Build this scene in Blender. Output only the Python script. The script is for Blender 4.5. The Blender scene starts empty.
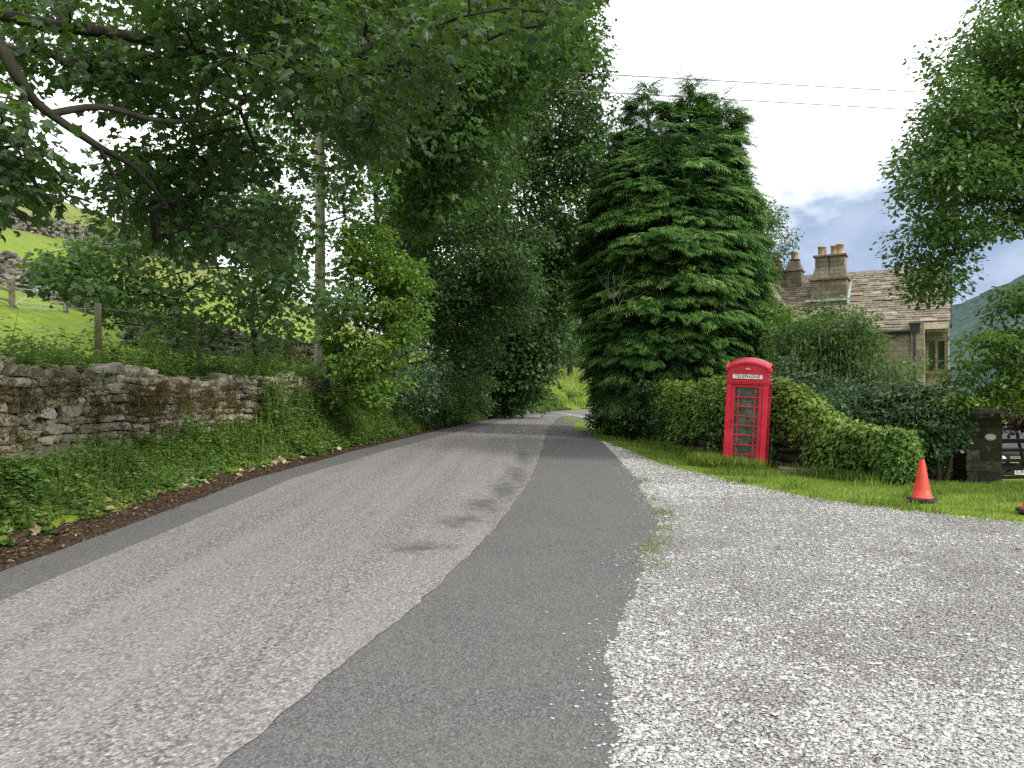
import bpy, math, random
import numpy as np
from mathutils import Vector, Matrix

# ------------------------------------------------------------------ basics
scene = bpy.context.scene
COL = scene.collection
F, HZ, EYE = 770.0, 390.0, 1.6          # the lens the distances were worked out with

def P(px, py, Y):
    return np.array([(px-512)/F*Y, Y, EYE-(py-HZ)/F*Y])

def ip(v, pts):
    a = np.array(pts, float)
    return np.interp(v, a[:, 0], a[:, 1])

def sstep(a, b, v):
    t = np.clip((np.asarray(v, float)-a)/(b-a), 0, 1)
    return t*t*(3-2*t)

def vnoise(x, y, seed=0):
    x = np.asarray(x, float); y = np.asarray(y, float)
    xi = np.floor(x); yi = np.floor(y); fx = x-xi; fy = y-yi
    def h(a, b):
        s = np.sin(a*127.1+b*311.7+seed*74.7)*43758.5453
        return s-np.floor(s)
    u = fx*fx*(3-2*fx); v = fy*fy*(3-2*fy)
    return (h(xi, yi)*(1-u)+h(xi+1, yi)*u)*(1-v)+(h(xi, yi+1)*(1-u)+h(xi+1, yi+1)*u)*v

def fbm(x, y, seed=0, o=4):
    t = 0; a = .5
    for i in range(o):
        t = t+a*vnoise(x*2**i, y*2**i, seed+i); a *= .5
    return t

# ------------------------------------------------------------------ the lie of the land
XLp = [(-30,-4.3),(3,-4.4),(6.8,-4.5),(13.7,-4.65),(20,-4.15),(29,-3.1),(37,-2.0),(45,-.6),(52,1.2),(58,3.2),(66,7.2),(75,12.5),(85,18.5),(95,24)]
XRp = [(-30,-.3),(3.2,.4),(5.4,.8),(7.5,1.3),(9,1.75),(10.3,1.95),(13.7,2.25),(24,2.8),(35,3.5),(45,4.7),(52,6.6),(58,9.2),(66,13.4),(75,19),(85,25.5),(95,31)]
CLp = [(-30,-3.6),(3,-3.75),(6,-3.85),(13.7,-3.95),(20,-3.35),(29,-2.1),(38,-.8),(45,.6),(52,2.3),(58,4.4),(66,8.6),(75,14),(85,20),(95,25.5)]
CRp = [(-30,-1.9),(2.4,-1.43),(3.26,-1.24),(3.97,-1.09),(5.36,-.79),(6.6,-.54),(7.95,-.33),(10,-.06),(13.7,.32),(22,.9),(31,1.4),(45,2.75),(52,4.5),(58,6.9),(66,11),(75,16.6),(85,23),(95,28.5)]
GEp = [(7.3,40),(7.5,22),(7.8,11.5),(8.3,8),(9.3,6.25),(10.3,5.2),(11.8,4.4),(14,3.8),(17.1,3.35),(22.4,2.95),(24.5,2.84)]
XL = lambda y: ip(y, XLp)
XR = lambda y: ip(y, XRp)
GT = [(0,0),(20,6.0),(40,16),(72,35.5),(90,38),(400,38)]

def gz(x, y):
    x = np.asarray(x, float); y = np.asarray(y, float)
    e = XL(y)-x
    z = .6*sstep(.45, 1.75, e)+.8*sstep(1.78, 2.15, e)
    z = z+.18*np.clip(e-2.4, 0, 20)+ip(-20-x, GT)*(1+.0*y)
    z = z+np.where(e > 3, (fbm(x*.12, y*.12, 3)-.47)*np.clip(e-3, 0, 12)*.10, 0)
    # right hand side falls away towards the drive and the house
    s = sstep(2.8, 9.3, x)
    u = np.clip(y-10.5, 0, 20)
    right = -s*(.075*u+.001*u*u)
    bank = .03*sstep(0, .7, x-ip(y, GEp))*sstep(7.6, 8.6, y)*(1-sstep(22, 26, y))
    z = np.where(e < 0, right*(1-sstep(38, 70, y)*.5)+bank, z)
    return z

def hit(px, py, y0=7., y1=420.):
    Y = np.linspace(y0, y1, 6000)
    X = (px-512)/F*Y; Z = EYE-(py-HZ)/F*Y
    k = np.where(gz(X, Y) >= Z)[0]
    i = k[0] if len(k) else len(Y)-1
    return np.array([X[i], Y[i], float(gz(X[i], Y[i]))])

# ------------------------------------------------------------------ materials
def newmat(name):
    m = bpy.data.materials.new(name); m.use_nodes = True
    nt = m.node_tree
    for n in list(nt.nodes): nt.nodes.remove(n)
    out = nt.nodes.new('ShaderNodeOutputMaterial')
    return m, nt, out

def nd(nt, typ, **kw):
    n = nt.nodes.new(typ)
    ins = kw.pop('ins', {})
    for k, v in kw.items(): setattr(n, k, v)
    for k, v in ins.items():
        if isinstance(v, bpy.types.NodeSocket): nt.links.new(v, n.inputs[k])
        else: n.inputs[k].default_value = v
    return n

def ramp(nt, fac, stops):
    n = nt.nodes.new('ShaderNodeValToRGB')
    el = n.color_ramp.elements
    el[0].position, el[1].position = stops[0][0], stops[-1][0]
    el[0].color = (*stops[0][1], 1); el[1].color = (*stops[-1][1], 1)
    for p, c in stops[1:-1]:
        e = el.new(p); e.color = (*c, 1)
    nt.links.new(fac, n.inputs[0])
    return n.outputs[0]

def noise(nt, scale, detail=4, rough=.6, vec=None, dist=0.):
    n = nd(nt, 'ShaderNodeTexNoise', ins={'Scale': scale, 'Detail': detail, 'Roughness': rough, 'Distortion': dist})
    if vec is not None: nt.links.new(vec, n.inputs['Vector'])
    return n.outputs['Fac']

def voro(nt, scale, vec=None, feature='F1'):
    n = nd(nt, 'ShaderNodeTexVoronoi', feature=feature, ins={'Scale': scale})
    if vec is not None: nt.links.new(vec, n.inputs['Vector'])
    return n

def mixc(nt, fac, a, b, mode='MIX'):
    n = nd(nt, 'ShaderNodeMix', data_type='RGBA', blend_type=mode)
    for sock, v in ((n.inputs[0], fac), (n.inputs[6], a), (n.inputs[7], b)):
        if isinstance(v, bpy.types.NodeSocket): nt.links.new(v, sock)
        elif isinstance(v, (int, float)): sock.default_value = v
        else: sock.default_value = (*v, 1)
    return n.outputs[2]

def mth(nt, op, a, b=0., c=None):
    n = nd(nt, 'ShaderNodeMath', operation=op)
    for i, v in enumerate((a, b) if c is None else (a, b, c)):
        if isinstance(v, bpy.types.NodeSocket): nt.links.new(v, n.inputs[i])
        else: n.inputs[i].default_value = v
    return n.outputs[0]

def pos(nt):
    return nd(nt, 'ShaderNodeNewGeometry').outputs['Position']

def objc(nt):
    return nd(nt, 'ShaderNodeTexCoord').outputs['Object']

def attr(nt, name='tint'):
    return nd(nt, 'ShaderNodeAttribute', attribute_name=name).outputs['Fac']

def bump(nt, h, strength=.5, dist=.02):
    return nd(nt, 'ShaderNodeBump', ins={'Strength': strength, 'Distance': dist, 'Height': h}).outputs[0]

def finish(nt, out, col, rough=.85, normal=None, spec=.3, metal=0., **kw):
    b = nd(nt, 'ShaderNodeBsdfPrincipled', ins={'Roughness': rough, 'Metallic': metal, 'Specular IOR Level': spec})
    if isinstance(col, bpy.types.NodeSocket): nt.links.new(col, b.inputs['Base Color'])
    else: b.inputs['Base Color'].default_value = (*col, 1)
    if normal is not None: nt.links.new(normal, b.inputs['Normal'])
    for k, v in kw.items(): b.inputs[k].default_value = v
    nt.links.new(b.outputs[0], out.inputs[0])
    return b

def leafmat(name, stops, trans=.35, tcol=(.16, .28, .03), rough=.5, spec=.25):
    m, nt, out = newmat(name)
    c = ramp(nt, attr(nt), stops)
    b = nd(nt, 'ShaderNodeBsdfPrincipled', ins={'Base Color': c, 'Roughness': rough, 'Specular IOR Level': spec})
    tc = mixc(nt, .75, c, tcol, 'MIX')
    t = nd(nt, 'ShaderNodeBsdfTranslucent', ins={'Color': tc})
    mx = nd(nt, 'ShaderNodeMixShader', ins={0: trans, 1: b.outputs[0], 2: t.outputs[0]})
    nt.links.new(mx.outputs[0], out.inputs[0])
    return m

def plain(name, col, rough=.5, metal=0., var=.25, scale=6., spec=.5, bmp=0.):
    m, nt, out = newmat(name)
    n = noise(nt, scale, 5, .6, objc(nt))
    f = ramp(nt, n, [(.3, tuple(c*(1-var) for c in col)), (.7, tuple(min(1, c*(1+var)) for c in col))])
    finish(nt, out, f, rough, bump(nt, n, bmp, .01) if bmp else None, spec, metal)
    return m

MAT = {}
# foliage
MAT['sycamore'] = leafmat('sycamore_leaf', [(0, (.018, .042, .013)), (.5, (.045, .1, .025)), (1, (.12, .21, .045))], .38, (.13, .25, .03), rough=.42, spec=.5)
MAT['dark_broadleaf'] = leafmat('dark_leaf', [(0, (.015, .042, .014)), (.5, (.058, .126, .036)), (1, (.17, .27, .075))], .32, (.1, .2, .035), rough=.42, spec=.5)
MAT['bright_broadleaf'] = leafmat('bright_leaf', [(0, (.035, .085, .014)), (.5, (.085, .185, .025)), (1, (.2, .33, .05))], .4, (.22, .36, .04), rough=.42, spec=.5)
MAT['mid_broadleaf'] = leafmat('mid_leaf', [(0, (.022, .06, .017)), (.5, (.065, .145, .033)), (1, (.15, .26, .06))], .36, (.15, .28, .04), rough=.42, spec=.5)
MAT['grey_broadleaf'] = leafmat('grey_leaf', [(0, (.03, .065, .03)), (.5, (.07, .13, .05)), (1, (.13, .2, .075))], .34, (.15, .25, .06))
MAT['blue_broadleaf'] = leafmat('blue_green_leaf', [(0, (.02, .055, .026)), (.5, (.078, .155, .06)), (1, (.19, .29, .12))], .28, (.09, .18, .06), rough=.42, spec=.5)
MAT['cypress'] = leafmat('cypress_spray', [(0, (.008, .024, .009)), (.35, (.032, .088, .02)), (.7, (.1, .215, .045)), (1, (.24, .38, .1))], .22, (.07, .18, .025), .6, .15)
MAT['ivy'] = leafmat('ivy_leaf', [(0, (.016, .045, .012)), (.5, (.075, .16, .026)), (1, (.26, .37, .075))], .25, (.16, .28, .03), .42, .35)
MAT['purple'] = leafmat('purple_leaf', [(0, (.03, .012, .016)), (.5, (.075, .03, .04)), (1, (.17, .09, .1))], .2, (.12, .04, .05))
MAT['pods'] = leafmat('pale_pod', [(0, (.1, .15, .06)), (1, (.24, .28, .13))], .3, (.2, .26, .1))
MAT['herb'] = leafmat('herb_leaf', [(0, (.045, .095, .022)), (.5, (.125, .22, .05)), (1, (.28, .38, .11))], .35, (.18, .32, .03))
MAT['grass'] = leafmat('grass_blade', [(0, (.06, .1, .016)), (.5, (.13, .2, .03)), (1, (.26, .32, .075))], .3, (.22, .36, .035))
MAT['moss'] = leafmat('moss', [(0, (.05, .038, .014)), (.5, (.11, .085, .026)), (1, (.18, .17, .045))], .15, (.12, .1, .02), .9, .05)
MAT['litter'] = leafmat('dead_leaf', [(0, (.035, .022, .014)), (.6, (.13, .085, .05)), (.9, (.3, .22, .12)), (1, (.55, .48, .36))], .1, (.2, .12, .05), .8, .1)

def bark(name, a, b, sc=8):
    m, nt, out = newmat(name)
    v = nd(nt, 'ShaderNodeMapping', ins={'Vector': pos(nt), 'Scale': (1, 1, .25)}).outputs[0]
    n = noise(nt, sc, 6, .7, v)
    g = noise(nt, 1.6, 3, .5, pos(nt))
    c = ramp(nt, n, [(.3, a), (.7, b)])
    c = mixc(nt, ramp(nt, g, [(.45, (0, 0, 0)), (.7, (.5, .5, .5))]), c, (.04, .06, .02))
    finish(nt, out, c, .9, bump(nt, n, .8, .03), .15)
    return m
MAT['bark'] = bark('dark_bark', (.012, .011, .009), (.045, .04, .032))
MAT['grey_bark'] = bark('pale_bark', (.09, .085, .07), (.27, .25, .2))
MAT['wood'] = bark('weathered_post_wood', (.1, .085, .06), (.26, .22, .16), 14)
MAT['pole'] = bark('creosote_pole_wood', (.26, .24, .18), (.46, .43, .33), 10)
MAT['dark_wood'] = bark('dark_gate_wood', (.008, .008, .008), (.02, .019, .018), 10)

def mk_ground():
    m, nt, out = newmat('pasture_grass')
    p = pos(nt)
    a = noise(nt, .08, 5, .65, p); b = noise(nt, 1.4, 5, .7, p); d = noise(nt, 22, 3, .7, p)
    z = nd(nt, 'ShaderNodeSeparateXYZ', ins={0: p}).outputs[2]
    low = ramp(nt, b, [(.25, (.11, .18, .022)), (.5, (.19, .27, .036)), (.75, (.28, .34, .065))])
    high = ramp(nt, a, [(.3, (.13, .17, .04)), (.5, (.22, .24, .075)), (.7, (.27, .24, .1))])
    zz = mth(nt, 'ADD', z, mth(nt, 'MULTIPLY', a, 14.))
    hf = nd(nt, 'ShaderNodeMapRange', ins={'Value': zz, 'From Min': 22., 'From Max': 34.}).outputs[0]
    c = mixc(nt, hf, low, high)
    c = mixc(nt, mth(nt, 'MULTIPLY', mth(nt, 'MULTIPLY', d, ramp(nt, noise(nt, .5, 5, .75, p), [(.35, (.5, .5, .5)), (.65, (1.5, 1.5, 1.5))])), .42), c, (.05, .075, .014))
    finish(nt, out, c, .95, bump(nt, d, .6, .05), .05)
    return m
MAT['ground'] = mk_ground()

def mk_asphalt():
    m, nt, out = newmat('asphalt')
    p = pos(nt)
    v = voro(nt, 95, p); f = noise(nt, 260, 2, .6, p); big = noise(nt, .55, 5, .65, p)
    sp = ramp(nt, v.outputs['Color'], [(.15, (0.0568, 0.0577, 0.0588)), (.5, (0.1137, 0.1137, 0.1117)), (.9, (0.1894, 0.1866, 0.1800)), (1, (0.3599, 0.3505, 0.3315))])
    c = mixc(nt, ramp(nt, big, [(.35, (0, 0, 0)), (.7, (.45, .45, .45))]), sp, (0.1563, 0.1496, 0.1373))
    st = noise(nt, 3.5, 6, .75, p)
    c = mixc(nt, ramp(nt, st, [(.55, (0, 0, 0)), (.75, (.35, .35, .35))]), c, (0.0758, 0.0739, 0.0710))
    # traces of earth washed along the margins
    y = noise(nt, 9, 4, .7, p)
    c = mixc(nt, ramp(nt, y, [(.62, (0, 0, 0)), (.72, (.22, .22, .22))]), c, (0.1610, 0.1326, 0.0852))
    h = mth(nt, 'ADD', v.outputs['Distance'], f)
    finish(nt, out, c, .85, bump(nt, h, .55, .006), .3)
    return m
MAT['asphalt'] = mk_asphalt()

WORN = [(-.95, 7.75, .42, .36), (-.62, 9.4, .34, .6), (-.4, 10.6, .34, 1.2), (-.1, 12.4, .34, 1.7), (.1, 14.5, .3, 2.2), (.25, 18., .24, 3.)]
def mk_chip():
    m, nt, out = newmat('pink_surface_dressing')
    p = pos(nt)
    v = voro(nt, 62, p); v2 = voro(nt, 33, p); big = noise(nt, .5, 5, .6, p); st = noise(nt, 2.2, 6, .7, p)
    sp = ramp(nt, v.outputs['Color'], [(.1, (0.0851, 0.0800, 0.0783)), (.35, (0.2042, 0.1889, 0.1838)), (.7, (0.3404, 0.3149, 0.3064)), (1, (0.6127, 0.5787, 0.5617))])
    gap = ramp(nt, v2.outputs['Distance'], [(.0, (1, 1, 1)), (.55, (.82, .82, .82)), (.8, (0.3830, 0.3744, 0.3659))])
    c = mixc(nt, 1., sp, gap, 'MULTIPLY')
    c = mixc(nt, ramp(nt, big, [(.38, (0, 0, 0)), (.66, (.4, .4, .4))]), c, (0.1872, 0.1770, 0.1719))
    # tyre-polished bands along the road
    sx = nd(nt, 'ShaderNodeMapping', ins={'Vector': p, 'Scale': (2.2, .07, 1.)}).outputs[0]
    tr = noise(nt, 1., 3, .5, sx)
    c = mixc(nt, ramp(nt, tr, [(.4, (0, 0, 0)), (.62, (.35, .35, .35))]), c, (0.3064, 0.2851, 0.2766))
    c = mixc(nt, ramp(nt, st, [(.6, (0, 0, 0)), (.78, (.4, .4, .4))]), c, (0.1106, 0.1064, 0.1038))
    # bald places where the chippings have worn away along the right edge
    fine = noise(nt, 26, 5, .8, p); med = noise(nt, 3.4, 5, .7, p); tot = None
    for cx, cy, rx, ry in WORN:
        q = nd(nt, 'ShaderNodeVectorMath', operation='SUBTRACT', ins={0: p, 1: (cx, cy, 0)}).outputs[0]
        q = nd(nt, 'ShaderNodeVectorMath', operation='MULTIPLY', ins={0: q, 1: (1/rx, 1/ry, 0)}).outputs[0]
        dd = mth(nt, 'SUBTRACT', 1., nd(nt, 'ShaderNodeVectorMath', operation='LENGTH', ins={0: q}).outputs['Value'])
        tot = dd if tot is None else mth(nt, 'MAXIMUM', tot, dd)
    tot = mth(nt, 'ADD', tot, mth(nt, 'MULTIPLY', mth(nt, 'SUBTRACT', fine, .5), 1.9))
    tot = mth(nt, 'ADD', tot, mth(nt, 'MULTIPLY', mth(nt, 'SUBTRACT', med, .5), 2.8))
    wm = nd(nt, 'ShaderNodeMapRange', ins={'Value': tot, 'From Min': .0, 'From Max': .8}).outputs[0]
    c = mixc(nt, mth(nt, 'MULTIPLY', wm, .85), c, (0.0894, 0.0894, 0.0885))
    finish(nt, out, c, .85, bump(nt, v.outputs['Distance'], .8, .01), .3)
    return m
MAT['chip'] = mk_chip()

def mk_gravel():
    m, nt, out = newmat('limestone_gravel')
    p = pos(nt)
    v = voro(nt, 52, p); v2 = voro(nt, 110, p); big = noise(nt, .7, 6, .7, p); md = noise(nt, 3., 5, .7, p)
    sp = ramp(nt, v.outputs['Color'], [(.08, (.22, .215, .21)), (.35, (.42, .413, .405)), (.7, (.56, .553, .542)), (1, (.78, .77, .76))])
    sp = mixc(nt, .35, sp, ramp(nt, v2.outputs['Color'], [(0, (.16, .15, .14)), (1, (.72, .71, .69))]))
    gap = ramp(nt, v.outputs['Distance'], [(.1, (1, 1, 1)), (.5, (.7, .69, .67)), (.75, (.32, .3, .27))])
    c = mixc(nt, 1., sp, gap, 'MULTIPLY')
    dirt = mth(nt, 'MULTIPLY', ramp(nt, big, [(.5, (0, 0, 0)), (.68, (.8, .8, .8))]), ramp(nt, md, [(.45, (0, 0, 0)), (.62, (.85, .85, .85))]))
    c = mixc(nt, dirt, c, (.13, .105, .085))
    finish(nt, out, c, .9, bump(nt, v.outputs['Distance'], 1., .03), .2)
    return m
MAT['gravel'] = mk_gravel()

def mk_stone_chips():
    m, nt, out = newmat('loose_limestone')
    c = ramp(nt, attr(nt), [(0, (.16, .14, .12)), (.25, (.32, .31, .3)), (.7, (.48, .473, .46)), (1, (.68, .67, .655))])
    finish(nt, out, c, .85, None, .25)
    return m
MAT['chips'] = mk_stone_chips()

def mk_dirt():
    m, nt, out = newmat('leaf_mould')
    p = pos(nt)
    v = voro(nt, 42, p); n = noise(nt, 4, 6, .7, p)
    c = ramp(nt, v.outputs['Color'], [(.1, (.025, .017, .013)), (.6, (.075, .05, .036)), (1, (.19, .13, .085))])
    c = mixc(nt, ramp(nt, n, [(.4, (0, 0, 0)), (.7, (.6, .6, .6))]), c, (.04, .028, .022))
    finish(nt, out, c, .95, bump(nt, v.outputs['Distance'], 1., .02), .1)
    return m
MAT['dirt'] = mk_dirt()

def mk_stone(name, stops, mossy=.0, sc=5.):
    m, nt, out = newmat(name)
    p = pos(nt)
    n = noise(nt, sc*3, 7, .7, p); b = noise(nt, sc*.6, 4, .6, p)
    c = ramp(nt, attr(nt), stops)
    c = mixc(nt, 1., c, ramp(nt, n, [(.25, (.45, .45, .45)), (.5, (.9, .9, .9)), (.75, (1.25, 1.22, 1.15))]), 'MULTIPLY')
    li = ramp(nt, b, [(.55, (0, 0, 0)), (.68, (.6, .6, .6))])
    c = mixc(nt, li, c, (.3, .31, .26))
    if mossy:
        mo = noise(nt, sc*.35, 5, .65, p)
        c = mixc(nt, ramp(nt, mo, [(.52, (0, 0, 0)), (.64, (mossy,)*3)]), c, (.065, .055, .02))
    finish(nt, out, c, .92, bump(nt, n, .9, .025), .15)
    return m
MAT['drystone'] = mk_stone('mossy_gritstone', [(0, (.14, .125, .1)), (.35, (.3, .265, .205)), (.7, (.44, .395, .3)), (.9, (.52, .45, .28)), (1, (.62, .59, .5))], .75)
MAT['fieldstone'] = mk_stone('grey_field_stone', [(0, (.09, .08, .07)), (.5, (.2, .18, .16)), (1, (.36, .33, .3))], 0, .8)
MAT['pierstone'] = mk_stone('dark_pier_stone', [(0, (.035, .031, .024)), (.5, (.068, .061, .046)), (1, (.12, .105, .078))], .4)
MAT['slate'] = mk_stone('stone_slate', [(0, (.14, .118, .088)), (.35, (.22, .186, .14)), (.7, (.3, .255, .195)), (1, (.42, .37, .3))], .0, 1.6)
MAT['core'] = plain('wall_core', (.03, .026, .02), .95, 0, .4, 3, .1)

def mk_ashlar(name, a, b, bw=.62, rh=.26):
    m, nt, out = newmat(name)
    tc = objc(nt)
    sx = nd(nt, 'ShaderNodeSeparateXYZ', ins={0: tc})
    xy = mth(nt, 'ADD', sx.outputs[0], sx.outputs[1])
    v = nd(nt, 'ShaderNodeCombineXYZ', ins={0: xy, 1: sx.outputs[2]}).outputs[0]
    br = nd(nt, 'ShaderNodeTexBrick', ins={'Vector': v, 'Scale': 1., 'Brick Width': bw, 'Row Height': rh, 'Mortar Size': .012, 'Color1': (*a, 1), 'Color2': (*b, 1), 'Mortar': (a[0]*.7, a[1]*.7, a[2]*.7, 1)})
    n = noise(nt, 5, 7, .7, tc); g = noise(nt, .9, 4, .6, tc)
    c = mixc(nt, 1., br.outputs[0], ramp(nt, n, [(.25, (.6, .6, .6)), (.7, (1.15, 1.13, 1.1))]), 'MULTIPLY')
    c = mixc(nt, ramp(nt, g, [(.48, (0, 0, 0)), (.66, (.7, .7, .7))]), c, (.085, .075, .06))
    finish(nt, out, c, .9, bump(nt, mth(nt, 'SUBTRACT', n, mth(nt, 'MULTIPLY', br.outputs[1], .8)), .7, .02), .2)
    return m
MAT['ashlar'] = mk_ashlar('house_gritstone', (.29, .245, .18), (.36, .31, .235))
MAT['chimneystone'] = mk_ashlar('sooty_chimney_stone', (.17, .145, .11), (.27, .235, .175), .5, .22)
MAT['pot'] = plain('buff_chimney_pot', (.42, .29, .18), .8, 0, .25, 5)
MAT['lead'] = plain('lead_flashing', (.42, .45, .48), .6, .1, .2, 5)
MAT['iron'] = plain('black_iron', (.02, .02, .022), .5)
MAT['glass_dark'] = plain('window_glass', (.012, .014, .016), .08, 0, .2, 2, .8)
MAT['white_paint'] = plain('white_paint', (.75, .75, .72), .45, 0, .06, 3)
MAT['black_letter'] = plain('dark_lettering', (.05, .05, .055), .5)

MAT['crown_paint'] = plain('faded_crown_paint', (.72, .3, .22), .5)
def mk_red():
    m, nt, out = newmat('kiosk_red_paint')
    tc = objc(nt)
    n = noise(nt, 2.2, 5, .6, tc); f = noise(nt, 30, 4, .7, tc)
    c = ramp(nt, n, [(.3, (.42, .008, .026)), (.55, (.54, .014, .04)), (.75, (.6, .035, .065))])
    c = mixc(nt, ramp(nt, f, [(.62, (0, 0, 0)), (.75, (.3, .3, .3))]), c, (.3, .02, .03))
    z = nd(nt, 'ShaderNodeSeparateXYZ', ins={0: tc}).outputs[2]
    d = mth(nt, 'MULTIPLY', nd(nt, 'ShaderNodeMapRange', ins={'Value': z, 'From Min': .5, 'From Max': 0.}).outputs[0], n)
    c = mixc(nt, mth(nt, 'MULTIPLY', d, .7), c, (.12, .06, .04))
    finish(nt, out, c, .42, bump(nt, f, .15, .004), .4)
    return m
MAT['red'] = mk_red()
def mk_glass():
    m, nt, out = newmat('grey_pane')
    n = noise(nt, 5, 5, .6, objc(nt))
    c = ramp(nt, n, [(.35, (.05, .06, .055)), (.7, (.2, .225, .21))])  # mottled grey, mixed with clear glass below
    g = nd(nt, 'ShaderNodeBsdfPrincipled', ins={'Base Color': c, 'Roughness': .15, 'Specular IOR Level': .5})
    t = nd(nt, 'ShaderNodeBsdfTransparent', ins={'Color': (.8, .85, .83, 1)})
    mx = nd(nt, 'ShaderNodeMixShader', ins={0: .45, 1: t.outputs[0], 2: g.outputs[0]})
    nt.links.new(mx.outputs[0], out.inputs[0])
    return m
MAT['pane'] = mk_glass()
MAT['orange'] = plain('cone_orange', (.66, .06, .028), .5, 0, .14, 9)
MAT['rubber'] = plain('black_rubber', (.03, .03, .032), .8, 0, .3, 9)
MAT['car_black'] = plain('black_car_paint', (.006, .006, .007), .45, 0, .1, 2, .15)
MAT['chrome'] = plain('bright_metal', (.7, .7, .72), .25, .9, .1, 3)
MAT['lamp'] = plain('headlamp_lens', (.6, .63, .66), .1, .2, .1, 8, .8)
MAT['galv'] = plain('galvanised_steel', (.45, .47, .49), .5, .4, .15, 6)
MAT['cable'] = plain('cable_sheath', (.06, .06, .065), .6)
MAT['concrete'] = plain('worn_concrete', (.24, .2, .18), .9, 0, .35, 7, .2, .6)

def mk_hill():
    m, nt, out = newmat('distant_wooded_hill')  # distance haze is put into the bluish green base colours
    p = pos(nt)
    a = voro(nt, .09, p); b = noise(nt, .02, 5, .7, p)
    c = ramp(nt, a.outputs['Distance'], [(0, (.07, .105, .085)), (.6, (.045, .075, .07)), (1, (.028, .05, .056))])
    c = mixc(nt, ramp(nt, b, [(.4, (0, 0, 0)), (.6, (.7, .7, .7))]), c, (.07, .1, .088))
    finish(nt, out, c, 1., None, 0.)
    return m
MAT['hill'] = mk_hill()

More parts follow.
